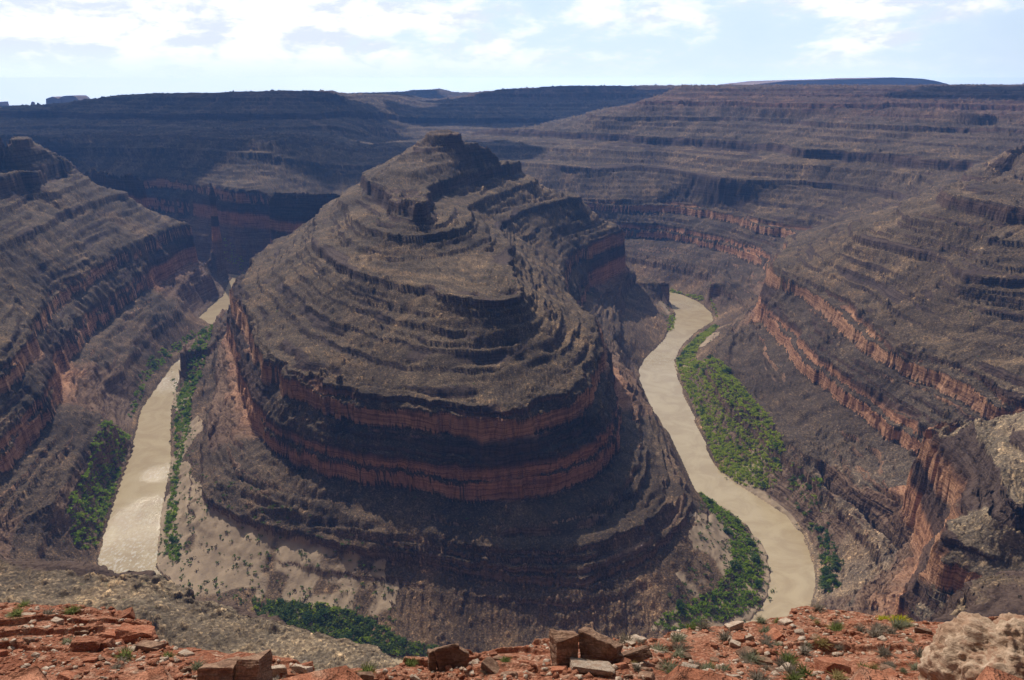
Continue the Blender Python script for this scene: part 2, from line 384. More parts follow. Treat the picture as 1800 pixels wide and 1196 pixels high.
def height(X, Y, full=False):
    u = ustruct(X, Y); lm = ledge_mask(X, Y, u); zg = TG(u); cap = sst((u + 104) / 6) * sst((260 - np.abs(X + 80)) / 60) * sst((1250 - Y) / 60) * sst((Y - 600) / 60); zg = zg * (1 - .9 * cap) + u * .9 * cap; lm = lm * (1 - .5 * cap); z = zg + (T(u) - TG(u)) * lm + DIP(X, Y, u) + vn(X / 52, Y / 52, 411) * 3.2 * sst(-u / 40) * sst((u + 285) / 40)
    # thin hard beds: small crisp steps everywhere on the slopes, here strong, there buried in talus
    Rn = np.sqrt(X * X + Y * Y); zz = z + 1.3 * np.sin(z * .61) + .9 * np.sin(z * .23 + 1)
    per = 5.0; q = zz / per; fl = np.floor(q); fr = q - fl; st = (fl + sst((fr - .76) / .24)) * per - zz
    mth = np.clip(vn((X + u * 7) / 60, (Y - u * 5) / 60, 431) * 2.4 + vn(X / 17, Y / 17, 432) * 1.2 + .50, 0, .92) * sst((u + 278) / 12) * sst(-u / 10) * np.clip((Rn - 120) / 120, 0, 1)
    z = z + st * mth; tread = mth * (fr > .78)
    low = U0(X, Y)
    z = np.where(low <= -299.7, np.minimum(z, -301.5 - 1.5 * vn(X / 9, Y / 9, 9)), np.maximum(z, -299.9 + 0 * z))
    if not full: return z
    return z, u, low, lm, tread
# ------------------------------------------------------------------ helpers
rng = np.random.default_rng(7)
def mesh_np(name, V, Q, mats=(), smooth_sh=False, tri=False):
    me = bpy.data.meshes.new(name); k = 3 if tri else 4
    me.vertices.add(len(V)); me.vertices.foreach_set('co', np.ascontiguousarray(V, np.float32).ravel())
    me.loops.add(len(Q) * k); me.loops.foreach_set('vertex_index', np.ascontiguousarray(Q, np.int32).ravel())
    me.polygons.add(len(Q)); me.polygons.foreach_set('loop_start', np.arange(len(Q), dtype=np.int32) * k)
    if smooth_sh: me.polygons.foreach_set('use_smooth', np.ones(len(Q), bool))
    me.update(calc_edges=True)
    for m in mats: me.materials.append(m)
    return me
def attr(me, name, vals):
    a = me.attributes.new(name, 'FLOAT', 'POINT'); a.data.foreach_set('value', np.ascontiguousarray(vals, np.float32).ravel())
def link(name, me, parent=None, **props):
    o = bpy.data.objects.new(name, me); scene.collection.objects.link(o)
    if parent: o.parent = parent
    for k, v in props.items(): o[k] = v
    return o
def grid_quads(nr, nc):
    i = np.arange(nr - 1)[:, None] * nc + np.arange(nc - 1)[None]
    return np.stack([i, i + 1, i + nc + 1, i + nc], -1).reshape(-1, 4)
def material(name):
    m = bpy.data.materials.new(name); m.use_nodes = True; t = m.node_tree; t.nodes.clear()
    b = t.nodes.new('ShaderNodeBsdfPrincipled'); o = t.nodes.new('ShaderNodeOutputMaterial')
    t.links.new(b.outputs[0], o.inputs[0]); b.inputs['Roughness'].default_value = 0.9
    b.inputs['Specular IOR Level'].default_value = 0.15
    return m, t, b
def getattr_node(t, name):
    a = t.nodes.new('ShaderNodeAttribute'); a.attribute_name = name; return a.outputs['Fac']
def bump(t, b, h, strength, dist):
    n = t.nodes.new('ShaderNodeBump'); n.inputs['Strength'].default_value = strength; n.inputs['Distance'].default_value = dist
    t.links.new(h, n.inputs['Height']); t.links.new(n.outputs[0], b.inputs['Normal'])
def ramp(t, f, stops, interp='LINEAR'):
    n = t.nodes.new('ShaderNodeValToRGB'); n.color_ramp.interpolation = interp
    e = n.color_ramp.elements
    while len(e) < len(stops): e.new(0.5)
    for el, (p_, c_) in zip(e, stops): el.position = p_; el.color = (*c_, 1)
    t.links.new(f, n.inputs[0]); return n.outputs[0]
def scaled(t, vec, s):
    n = t.nodes.new('ShaderNodeMapping'); t.links.new(vec, n.inputs[0]); n.inputs['Scale'].default_value = s
    return n.outputs[0]

# ------------------------------------------------------------------ rock material
rock, rt, rb = material("canyon_rock")
geo = rt.nodes.new('ShaderNodeNewGeometry'); pos = geo.outputs['Position']
sp_ = rt.nodes.new('ShaderNodeSeparateXYZ'); rt.links.new(pos, sp_.inputs[0])
cliff_a = getattr_node(rt, 'cliff'); sand_a = getattr_node(rt, 'sand'); debris_a = getattr_node(rt, 'debris'); lev = getattr_node(rt, 'level')
lev01 = mathn(rt, 'DIVIDE', mathn(rt, 'MULTIPLY', lev, -1.0), 300.0)
big = noise(rt, pos, 0.012, 5, 0.6); mid_ = noise(rt, pos, 0.09, 5, 0.6); small = noise(rt, pos, 0.9, 4, 0.6)
def z01(z): return -z / 300.0
rockcol = ramp(rt, lev01, [(0, (.15,.085,.07)), (z01(-45), (.20,.10,.075)), (z01(-60), (.19,.115,.09)), (z01(-104), (.11,.08,.066)), (z01(-107), (.16,.10,.078)),
    (z01(-118), (.15,.10,.078)), (z01(-190), (.13,.092,.074)), (z01(-197), (.12,.075,.056)), (z01(-200.5), (.26,.14,.085)), (z01(-203), (.60,.34,.20)),  # orange bands lightened to include the glow bounced onto shaded faces
    (z01(-214), (.64,.38,.24)), (z01(-218), (.13,.09,.072)), (z01(-231), (.15,.09,.065)), (z01(-235), (.60,.32,.19)), (z01(-251), (.64,.36,.22)),
    (z01(-258), (.31,.205,.14)), (z01(-300), (.28,.20,.145))])
talus = ramp(rt, lev01, [(0, (.21,.145,.12)), (z01(-40), (.235,.155,.125)), (z01(-70), (.215,.17,.138)), (z01(-110), (.225,.178,.132)), (z01(-190), (.225,.176,.128)),
    (z01(-215), (.185,.148,.118)), (z01(-262), (.20,.158,.125)), (z01(-292), (.28,.21,.155)), (z01(-300), (.33,.25,.18))])
talus = mixc(rt, smooth(rt, big, .40, .62), talus, mixc(rt, 1.0, talus, (.80,.78,.76), 'MULTIPLY'))
talus = mixc(rt, smooth(rt, mid_, .42, .66), talus, mixc(rt, 1.0, talus, (1.28,1.25,1.2), 'MULTIPLY'))
talus = mixc(rt, smooth(rt, small, .45, .62), mixc(rt, 1.0, talus, (.72,.70,.69), 'MULTIPLY'), talus)
# pale scree streaks running downhill in places, dull green scrub specks
talus = mixc(rt, 1.0, talus, ramp(rt, debris_a, [(0, (.85,.85,.85)), (.35, (.62,.60,.60)), (.5, (1,1,1)), (.85, (1.15,1.12,1.08)), (.95, (1.9,1.8,1.65)), (1, (2.3,2.2,2.05))]), 'MULTIPLY')
vc = rt.nodes.new('ShaderNodeTexVoronoi'); vc.inputs['Scale'].default_value = 1.3; rt.links.new(pos, vc.inputs['Vector'])
vsep = rt.nodes.new('ShaderNodeSeparateColor'); rt.links.new(vc.outputs['Color'], vsep.inputs[0])
talus = mixc(rt, 1.0, talus, ramp(rt, vsep.outputs[0], [(0, (.62,.60,.60)), (.5, (.95,.95,.95)), (.8, (1.1,1.1,1.1)), (1, (1.9,1.85,1.75))]), 'MULTIPLY')
scrub = mathn(rt, 'MULTIPLY', smooth(rt, noise(rt, pos, 0.55, 3, .7), .60, .68), smooth(rt, noise(rt, pos, .02, 3), .42, .6))
talus = mixc(rt, mathn(rt, 'MULTIPLY', scrub, .55), talus, (.10,.105,.05))
streak = noise(rt, scaled(rt, pos, (.55, .55, .06)), 1.0, 5, .65)
layer = noise(rt, scaled(rt, pos, (.02, .02, 1.1)), 1.0, 4, .6)
rockcol = mixc(rt, smooth(rt, streak, .46, .62), rockcol, mixc(rt, 1.0, rockcol, (.62,.58,.56), 'MULTIPLY'))
rockcol = mixc(rt, smooth(rt, layer, .45, .6), rockcol, mixc(rt, 1.0, rockcol, (.52,.48,.46), 'MULTIPLY'))
rockcol = mixc(rt, smooth(rt, big, .45, .65), rockcol, mixc(rt, 1.0, rockcol, (.78,.76,.76), 'MULTIPLY'))
fall = getattr_node(rt, 'fall')
talus = mixc(rt, 1.0, talus, ramp(rt, fall, [(0, (.60,.58,.58)), (.35, (.82,.81,.80)), (.55, (1.0,1.0,1.0)), (.75, (1.22,1.18,1.12)), (1, (1.7,1.62,1.5))]), 'MULTIPLY')
talus = mixc(rt, 1.0, talus, (.70,.625,.53), 'MULTIPLY')
spn = rt.nodes.new('ShaderNodeVectorMath'); spn.operation = 'LENGTH'; rt.links.new(pos, spn.inputs[0])
nearg = smooth(rt, spn.outputs['Value'], 330, 270)      # the pale grey limestone shelf right under the overlook
nearg = mathn(rt, 'MAXIMUM', nearg, mathn(rt, 'MULTIPLY', smooth(rt, sp_.outputs[0], 150, 190), smooth(rt, spn.outputs['Value'], 680, 540)))
talus = mixc(rt, mathn(rt, 'MULTIPLY', nearg, .8), talus, mixc(rt, 1.0, talus, (1.75,1.95,2.15), 'MULTIPLY'))
sandc = mixc(rt, smooth(rt, mid_, .4, .65), (.46,.335,.22), (.33,.24,.16))
rockcol = mixc(rt, 1.0, rockcol, (.90,.84,.78), 'MULTIPLY')
cl = smooth(rt, mathn(rt, 'ADD', cliff_a, mathn(rt, 'MULTIPLY', mathn(rt, 'SUBTRACT', small, .5), .5)), .35, .65)
colr = mixc(rt, smooth(rt, mathn(rt, 'ADD', sand_a, mathn(rt, 'MULTIPLY', mathn(rt, 'SUBTRACT', mid_, .5), .8)), .35, .65), talus, sandc)
colr = mixc(rt, cl, colr, rockcol)
rt.links.new(colr, rb.inputs['Base Color'])
vor = rt.nodes.new('ShaderNodeTexVoronoi'); vor.inputs['Scale'].default_value = 0.9; rt.links.new(pos, vor.inputs['Vector'])
bh = mathn(rt, 'ADD', mathn(rt, 'MULTIPLY', noise(rt, pos, .8, 6, .7), 1.0), mathn(rt, 'MULTIPLY', vor.outputs['Distance'], -.6))
bh = mathn(rt, 'ADD', bh, mathn(rt, 'MULTIPLY', mathn(rt, 'MULTIPLY', layer, cliff_a), .9))
bump(rt, rb, mathn(rt, 'MULTIPLY', bh, mathn(rt, 'SUBTRACT', 1.0, mathn(rt, 'MULTIPLY', sand_a, .8))), 0.6, 0.9)

# ------------------------------------------------------------------ the canyon as one sheet, rings about the overlook
NC, NR, NS = 1620, 2300, 4200
az = np.linspace(math.radians(-50), math.radians(50), NC)
rs = np.exp(np.linspace(math.log(27.0), math.log(5300.0), NS))
s, c = np.sin(az), np.cos(az)
# ring spacing follows the smooth profile (fine on cliffs, coarse on flats), eased from column to column
wg = np.zeros((NS - 1, NC), np.float32)
for a in range(0, NC, 180):
    b = min(NC, a + 180)
    X = rs[:, None] * s[None, a:b]; Y = rs[:, None] * c[None, a:b]
    wg[:, a:b] = np.sqrt((0.42 * np.diff(rs)[:, None]) ** 2 + np.diff(T(U0(X, Y)), axis=0) ** 2) / rs[1:, None]
for _ in range(3):
    kk = 17; cs = np.cumsum(np.pad(wg, ((0, 0), (kk + 1, kk)), mode='edge'), 1); wg = (cs[:, 2 * kk + 1:] - cs[:, :-2 * kk - 1]) / (2 * kk + 1)
R_out = np.zeros((NR, NC), np.float32)
for j in range(NC):
    cum = np.concatenate([[0], np.cumsum(wg[:, j], dtype=np.float64)])
    R_out[:, j] = np.interp(np.linspace(0, cum[-1], NR), cum, rs)
del wg
X = R_out * s[None]; Y = R_out * c[None]; Rr = R_out
Z, UU, LOW, LM, TREAD = height(X, Y, True)
cg, cm_ = cliffness(UU)
cli = np.maximum(cg, cm_ * np.clip(LM * 2 - .6, 0, 1)); cli = np.maximum(cli, np.clip(TREAD * 1.6 - .35, 0, .85))
dry = np.clip((LOW + 299.9) / 3, 0, 1)
sandm = np.zeros(Z.shape, np.float32)
near_low = LOW < -262
for sp in sand_polys:
    sandm[near_low] = np.maximum(sandm[near_low], inside(sp, X[near_low] + 9 * vn(X[near_low] / 11, Y[near_low] / 11, 501) + 34 * vn(X[near_low] / 38, Y[near_low] / 38, 506) + 5 * vn(X[near_low] / 3, Y[near_low] / 3, 503), Y[near_low] + 9 * vn(X[near_low] / 11, Y[near_low] / 11, 502)))
sandm *= np.clip((-272 - Z + 5 * vn(X / 20, Y / 20, 504)) / 6, 0, 1) * np.clip(.8 + 2.4 * vn(X / 30, Y / 30, 505) + 1.2 * vn(X / 9, Y / 9, 507), 0, 1)
# rubble: blocks of several sizes lying on the slopes
rub = (1 - cli) * dry * (1 - 0.8 * sandm)
nearf = np.clip(Rr / 330.0, .12, 1)
patch = np.clip(vn(X / 60, Y / 60, 60) * 2.2 + .75, .25, 1.3)
def block(wl, sd, thr, rad, sharp, hgt):
    d, v = cell(X / wl + .35 * vn(X / wl * 1.7, Y / wl * 1.7, sd + 5), Y / wl + .35 * vn(X / wl * 1.7, Y / wl * 1.7, sd + 6), sd)
    on = (v > thr); q = (v - thr) / (1 - thr)
    return np.clip((rad * (.6 + .4 * q) - d) * sharp, 0, 1) * on * hgt * (.35 + .65 * q ** 3 if hgt > .3 else 1), d, v
k1, d1, v1 = block(3.4, 70, .42, .46, 5, 1.9)
k2, d2, v2 = block(1.7, 71, .35, .46, 4, .8)
k3, d3, v3 = block(9.5, 72, .80, .33, 9, 3.6)
k4, d4, v4 = block(15., 73, .4, .46, 4, 4.0)
k5, d5, v5 = block(1.0, 74, .40, .46, 4, .42)
k6, d6, v6 = block(.45, 75, .35, .46, 4, .22)
mid = np.clip((Rr - 170) / 130, 0, 1); farf = np.clip((Rr - 1300) / 900, 0, 1)
Z = Z + rub * (patch * ((k1 + k2 + k3) * mid * (1 + .5 * farf) + k4 * farf + (k5 + k6) * (1 - mid) + (.35 * k1 + .5 * k2) * (1 - mid))
               + fbm(X, Y, 18, 4, 80) * .6 * nearf + np.abs(fbm(X, Y, 7, 3, 90)) * .5 * nearf + (1 - nearf) * fbm(X, Y, 1.6, 4, 95) * .3)
tone = np.where(k1 > .15, v1, np.where(k2 > .1, v2, np.where(k5 * (1 - mid) > .05, v5, .45)))   # each block its own tone
debris = tone * np.where(rub > .2, 1, 0)
# layered ledges and blocks on the cliff faces: push the face in and out along its own slope
e = 4.0
gx = (U0(X + e, Y) - U0(X - e, Y)); gy = (U0(X, Y + e) - U0(X, Y - e)); gl = np.sqrt(gx * gx + gy * gy) + 1e-4
steep = np.clip((gl / (2 * e) - 1.15) / .4, 0, 1) * dry; cli = np.maximum(cli, steep)
gx /= gl; gy /= gl
# rills and fans: project every point up its own fall line to the next great ledge
U_ = U0(X, Y); refs = np.array([-300., -262, -195, -150, -105, -70, -40, 0, 50]); ur = refs[np.clip(np.searchsorted(refs, U_), 0, 8)]
dd = np.clip((ur - U_) / np.maximum(gl / (2 * e), .12), 0, 140).astype(np.float32); qx = X + gx * dd; qy = Y + gy * dd
fallv = np.clip(.5 + vn(qx / 24, qy / 24, 601) * .75 + vn(qx / 9, qy / 9, 602) * .55 + vn(X / 14, Y / 14, 603) * .35, 0, 1)
rill = np.abs(vn(qx / 13, qy / 13, 604)); rill2 = np.abs(vn(qx / 5, qy / 5, 605))
Z = Z - (np.clip(.11 - rill, 0, .11) * 11 + np.clip(.12 - rill2, 0, .12) * 5) * rub * nearf * np.clip((dd + 8) / 40, 0, 1)
del qx, qy, dd, U_, ur
along = (X * gy - Y * gx)
lay = vn(Z / 2.2 + 300, X / 60, 110) * 2.2 + vn(Z / .8 + 300, X / 25, 111) * 1.0 + vn(along / 4.2, Z / 7, 112) * 1.4 + vn(along / 1.6, Z / 1.6, 113) * .7
push = lay * np.where(cli > .5, 1, .0) * dry * (1 + farf)
X = X - gx * push; Y = Y - gy * push
# the plain runs on to the horizon
ext = np.array([5340, 5380, 5420, 5460, 5500.])
az2 = s, c
Xe = ext[:, None] * s[None]; Ye = ext[:, None] * c[None]
ang = Z[-1] / R_out[-1]
Ze = ext[:, None] * np.minimum(ang[None] * (1.0 + .03 * (ext[:, None] / 5300 - 1)), -.004)
V = np.stack([np.vstack([X, Xe]), np.vstack([Y, Ye]), np.vstack([Z, Ze])], -1).reshape(-1, 3)
me = mesh_np("canyon", V, grid_quads(NR + 5, NC)[:, ::-1], [rock])
padz = lambda A: np.vstack([A, np.zeros((5, NC))])
attr(me, 'cliff', padz(cli)); attr(me, 'fall', padz(fallv)); attr(me, 'sand', padz(sandm)); attr(me, 'debris', padz(debris)); attr(me, 'level', V[:, 2] + padz(vn(X / 16, Y / 16, 701) * 4 + vn(X / 5, Y / 5, 702) * 2 + vn(X / 70, Y / 70, 703) * 5 - DIP(X, Y, np.full(X.shape, -200.)))[:, :].ravel())
terrain = link("canyon_terrain", me, kind='structure')
terrain['label'] = "stepped layers of grey brown talus and rust red cliffs around the river bends"
ground_fn = height
# ------------------------------------------------------------------ the river
water, wt, wb = material("muddy_water")
wgeo = wt.nodes.new('ShaderNodeNewGeometry'); wpos = wgeo.outputs['Position']
wb.inputs['Roughness'].default_value = 0.11; wb.inputs['Specular IOR Level'].default_value = 0.35; wb.inputs['IOR'].default_value = 1.33
riff_glint = getattr_node(wt, 'riffle_glint')
wcol = mixc(wt, smooth(wt, noise(wt, wpos, .035, 6, .65, 1.2), .35, .65), (.46,.345,.205), (.55,.43,.265))
foam_glint = mathn(wt, 'MULTIPLY', smooth(wt, noise(wt, scaled(wt, wpos, (.5,.25,.5)), 1.0, 5, .7), .50, .62), riff_glint)  # white tint stands in for sun glitter, besides a little real foam
wcol = mixc(wt, mathn(wt, 'MULTIPLY', foam_glint, .6), wcol, (.8,.78,.74))
wt.links.new(wcol, wb.inputs['Base Color'])
wh = mathn(wt, 'ADD', mathn(wt, 'MULTIPLY', noise(wt, wpos, .5, 5, .65), mathn(wt, 'ADD', mathn(wt, 'MULTIPLY', riff_glint, 3.6), .30)), mathn(wt, 'MULTIPLY', noise(wt, wpos, .06, 2), .5))
bump(wt, wb, wh, .55, .6)
gx0, gx1, gy0, gy1, hh = -2600, 420, 290, 1960, 5.0
xs = np.arange(gx0, gx1, hh); ys = np.arange(gy0, gy1, hh)
XX, YY = np.meshgrid(xs, ys)
keep = river_mask(XX, YY)
kp = keep.copy()
for _ in range(3):
    q = np.pad(kp, 1); kp = q[1:-1, 1:-1] | q[:-2, 1:-1] | q[2:, 1:-1] | q[1:-1, :-2] | q[1:-1, 2:]
Qa = grid_quads(len(ys), len(xs)); kf = kp.ravel(); Qa = Qa[kf[Qa].any(1)]
used = np.unique(Qa); remap = np.full(kf.size, -1); remap[used] = np.arange(len(used))
Vw = np.stack([XX.ravel(), YY.ravel(), np.full(XX.size, -300.35)], -1)[used]
mw = mesh_np("river", Vw, remap[Qa], [water], True)
def blob(cx, cy, r): return np.exp(-((Vw[:, 0] - cx) ** 2 + (Vw[:, 1] - cy) ** 2) / (r * r))
rf = np.zeros(len(Vw))
for px, py, r, a in ((230,990,35,.9),(270,900,22,.6),(285,830,14,.5),(340,620,38,1.0),(300,670,30,.7),(250,930,25,.4),(1145,630,30,.5),(1160,600,25,.4),(1210,535,25,.5)):  # set mostly where the sun glints; the last is white water
    q = P(px, py, -300); rf = np.maximum(rf, a * blob(q[0], q[1], r))
attr(mw, 'riffle_glint', rf)
river = link("river", mw, kind='structure'); river['label'] = "muddy tan river looping round the nose of the peninsula"
# ------------------------------------------------------------------ bushes along the river
def foliage_mat(name, ramp_stops, rough=.7):
    m, t, b = material(name)
    oi = t.nodes.new('ShaderNodeObjectInfo'); tn = getattr_node(t, 'tone')
    f = mathn(t, 'ADD', mathn(t, 'MULTIPLY', oi.outputs['Random'], .55), mathn(t, 'MULTIPLY', tn, .45))
    rc = ramp(t, f, ramp_stops); t.links.new(rc, b.inputs['Base Color']); b.inputs['Roughness'].default_value = rough
    tr = t.nodes.new('ShaderNodeBsdfTranslucent'); t.links.new(rc, tr.inputs[0]); ms_ = t.nodes.new('ShaderNodeMixShader'); ms_.inputs[0].default_value = .6
    t.links.new(b.outputs[0], ms_.inputs[1]); t.links.new(tr.outputs[0], ms_.inputs[2]); t.links.new(ms_.outputs[0], [n for n in t.nodes if n.type == 'OUTPUT_MATERIAL'][0].inputs[0])
    return m
GREEN = foliage_mat("willow_leaves", [(0, (.14,.23,.015)), (.35, (.23,.34,.022)), (.7, (.36,.46,.035)), (1, (.46,.50,.06))])
DARKG = foliage_mat("tamarisk_leaves", [(0, (.06,.11,.035)), (.4, (.10,.17,.045)), (.75, (.16,.22,.05)), (1, (.22,.21,.06))])
BROWN = foliage_mat("dry_brush", [(0, (.06,.05,.025)), (.5, (.12,.095,.05)), (1, (.17,.13,.07))])
def leaf_cloud(n, seed, flat=.75, leaf=.16, gaps=.35):
    """a bush of separate leaf clusters, unit radius, standing on z = 0"""
    r = np.random.default_rng(seed); V = []; Tn = []
    lobes = r.normal(size=(7, 3)) * [.38, .38, .22] + [0, 0, .55]; lob_r = r.uniform(.3, .55, 7)
    while len(V) < n * 4:
        k = r.integers(7); d = r.normal(size=3); d /= np.linalg.norm(d)
        p = lobes[k] + d * lob_r[k] * r.uniform(.6, 1.05) * [1, 1, flat]
        if p[2] < .02: continue
        nrm = d + r.normal(size=3) * .6; nrm /= np.linalg.norm(nrm)
        a = np.cross(nrm, r.normal(size=3)); a /= np.linalg.norm(a); b_ = np.cross(nrm, a); s_ = leaf * r.uniform(.6, 1.3)
        V += [p - a * s_ - b_ * s_ * .6, p + a * s_ - b_ * s_ * .5, p + a * s_ * .6 + b_ * s_ * .7, p - a * s_ * .7 + b_ * s_ * .6]
        Tn += [r.random()] * 4
    return np.array(V[:n * 4]), np.array(Tn[:n * 4])
def stems(seed):
    r = np.random.default_rng(seed); V = []; Q = []
    for _ in range(5):
        a = r.uniform(0, 6.28); l = r.uniform(.4, .7); tx, ty = math.cos(a) * l * .7, math.sin(a) * l * .7
        b0 = len(V)
        for z_, w_ in ((-.25, .045), (l, .02)):
            for q in range(4):
                an = q * math.pi / 2; f = max(z_, 0) / l
                V.append((tx * f + math.cos(an) * w_, ty * f + math.sin(an) * w_, z_))
        for q in range(4): Q.append((b0 + q, b0 + (q + 1) % 4, b0 + 4 + (q + 1) % 4, b0 + 4 + q))
    return np.array(V), np.array(Q)
BARK, _t, _b = material("bark"); _b.inputs['Base Color'].default_value = (.16, .11, .07, 1)
bush_meshes = {}
for key, mat_ in (('willow', GREEN), ('tamarisk', DARKG), ('brush', BROWN)):
    lst = []
    for k in range(3):
        V, Tn = leaf_cloud(230 if key != 'brush' else 150, 10 + k, leaf=.13 if key != 'brush' else .09)
        me = mesh_np(key + "_crown", V, np.arange(len(V)).reshape(-1, 4), [mat_]); attr(me, 'tone', Tn)
        Vs, Qs = stems(30 + k); ms = mesh_np(key + "_stem", Vs, Qs, [BARK]); lst.append((me, ms))
    bush_meshes[key] = lst
def poly(z, *pts): return L(z, *pts)
VEG = {
 'big_right': poly(-298, (1257,574),(1235,590),(1205,611),(1189,637),(1200,672),(1224,722),(1248,782),(1264,822),(1300,848),(1335,862),(1365,870),(1372,850),(1350,808),(1310,757),(1278,712),(1245,678),(1218,645),(1228,615),(1262,592)),
 'right_mid': poly(-298, (1375,872),(1398,900),(1428,943),(1445,925),(1415,888),(1392,868)),
 'right_low': poly(-298, (1436,945),(1444,1000),(1452,1050),(1478,1048),(1468,990),(1452,948)),
 'right_in': poly(-298, (1228,870),(1270,893),(1308,925),(1331,965),(1341,1010),(1333,1058),(1300,1080),(1200,1112),(1140,1105),(1190,1082),(1255,1048),(1290,1000),(1280,955),(1250,925),(1234,900)),
 'nose': poly(-298, (445,1062),(520,1068),(600,1080),(660,1102),(720,1132),(800,1140),(780,1150),(700,1148),(640,1142),(560,1128),(455,1102)),
 'left_in': poly(-298, (380,616),(352,640),(332,668),(312,700),(308,760),(308,810),(302,860),(294,900),(288,940),(298,985),(318,992),(312,935),(312,890),(318,830),(332,770),(340,710),(368,655)),
 'left_out': poly(-298, (148,978),(172,958),(186,905),(204,852),(220,795),(228,768),(218,768),(192,815),(158,885),(130,950),(132,975)),
 'left_far': poly(-298, (232,735),(262,672),(300,630),(345,598),(385,576),(378,572),(330,595),(285,628),(250,670),(224,730)),
 'right_far': poly(-298, (1187,552),(1184,575),(1172,582),(1176,555)),
 'right_far2': poly(-298, (1150,508),(1200,515),(1240,532),(1256,548),(1262,565),(1258,545),(1235,526),(1180,508)),
 'back_left': poly(-298, (396,474),(420,478),(432,484),(430,478),(400,470)),
}
LABELS = {
 'big_right': ("in the long thicket on the right river arm", "bushes in the thicket on the right bank"),
 'right_mid': ("among boulders just below the long right thicket", "bushes among the bank boulders"),
 'right_low': ("in the thin row beside the lowest right bend", "bushes beside the lowest right bend"),
 'right_in': ("on the sandy point bar in the right bend", "bushes on the sandy point bar"),
 'nose': ("in the shaded thicket below the tip of the peninsula", "bushes below the tip of the peninsula"),
 'left_in': ("between the left river arm and the peninsula", "bushes under the peninsula's left flank"),
 'left_out': ("on the outer bank low on the left arm", "bushes low on the far left bank"),
 'left_far': ("on the outer bank high on the left arm", "bushes by the upper left arm"),
}
SPECIES = {'willow': "bright green leafy bush", 'tamarisk': "dark green feathery bush", 'brush': "dry brown bush"}
def sample(pg, n, seed):
    r = np.random.default_rng(seed); lo = pg.min(0); hi = pg.max(0); out = []
    while len(out) < n:
        q = r.uniform(lo[:2], hi[:2], (4 * n, 2)); m = inside(pg, q[:, 0], q[:, 1]); out += list(q[m])
    return np.array(out[:n])
plan = [('big_right', 70), ('right_mid', 14), ('right_low', 16), ('right_in', 52), ('nose', 34), ('left_in', 44), ('left_out', 34), ('left_far', 22)]
taken = []
for key, n in plan:
    pts = sample(VEG[key], n, 1000 + len(key) + n); zz = height(pts[:, 0], pts[:, 1])
    lab, grp = LABELS[key]
    for i, (p, z) in enumerate(zip(pts, zz)):
        u = rng.random()
        if key in ('big_right',): sp = 'willow' if u < .55 else 'tamarisk' if u < .92 else 'brush'
        elif key == 'right_in': sp = 'willow' if u < .35 else 'tamarisk' if u < .6 else 'brush'
        elif key == 'nose': sp = 'tamarisk' if u < .8 else 'willow'
        else: sp = 'willow' if u < .4 else 'tamarisk' if u < .8 else 'brush'
        crown, stem = bush_meshes[sp][rng.integers(3)]
        o = bpy.data.objects.new({'willow': 'willow_bush', 'tamarisk': 'tamarisk_bush', 'brush': 'dry_bush'}[sp], None)
        scene.collection.objects.link(o); o.location = (p[0], p[1], max(z, -300) + .05)
        s_ = rng.uniform(1.6, 3.9) * (1.15 if sp == 'tamarisk' else .9); o.scale = (s_, s_, s_ * rng.uniform(.75, 1.15)); o.rotation_euler[2] = rng.uniform(0, 6.28)
        o.empty_display_size = .2
        link('crown', crown, o); link('stem', stem, o)
        o['label'] = SPECIES[sp] + ' ' + lab; o['category'] = 'bush'; o['group'] = {'willow': 'green ', 'tamarisk': 'dark green ', 'brush': 'dry brown '}[sp] + grp
# uncountable growth: the thicket floor, reeds and the scrub dotted over sand and talus
def scatter_mesh(name, pts, size, mats, seed, label, nleaf=26, flat=.6):
    r = np.random.default_rng(seed); Vs = []; Tn = []; Mi = []
    protos = [leaf_cloud(nleaf, 500 + k, flat=flat, leaf=.30) for k in range(6)]
    zz = height(pts[:, 0], pts[:, 1])
    for p, z, s_ in zip(pts, zz, size):
        V, Tt = protos[r.integers(6)]; a = r.uniform(0, 6.28); ca, sa = math.cos(a), math.sin(a)
        W_ = V @ np.array([[ca, sa, 0], [-sa, ca, 0], [0, 0, 1]]) * s_ + [p[0], p[1], max(z, -300) - .1]
        Vs.append(W_); Tn.append(Tt * .6 + r.random() * .4 + .2); Mi.append(np.full(nleaf, r.integers(len(mats)) if r.random() < .3 else 0))
    V = np.vstack(Vs); me = mesh_np(name, V, np.arange(len(V)).reshape(-1, 4), mats); attr(me, 'tone', np.concatenate(Tn))
    me.polygons.foreach_set('material_index', np.concatenate(Mi).astype(np.int32))
    o = link(name, me, kind='stuff'); o['label'] = label
for key, n, mats in (('big_right', 3600, [GREEN, DARKG]), ('right_mid', 60, [DARKG, GREEN]), ('right_low', 120, [DARKG, GREEN]), ('right_in', 900, [GREEN, BROWN]), ('nose', 1100, [DARKG, GREEN]),
                     ('left_in', 900, [GREEN, DARKG]), ('left_out', 800, [GREEN, BROWN]), ('left_far', 260, [GREEN, DARKG]), ('right_far', 60, [GREEN]), ('right_far2', 160, [GREEN, DARKG]), ('back_left', 90, [GREEN])):
    pts = sample(VEG[key], n, 77 + n); scatter_mesh('riverside_growth', pts, rng.uniform(.9, 2.1, n), mats, n, "low green growth filling the river bank")
sc = []
for sp, n in zip(sand_polys[:5], (620, 260, 15, 40, 40)): sc.append(sample(sp, n, 900 + n))
sc = np.vstack(sc); scatter_mesh('sand_scrub', sc, rng.uniform(.5, 1.7, len(sc)) ** 1.1, [DARKG, BROWN], 5, "dark scrub dotted over the sandy fan", nleaf=20)
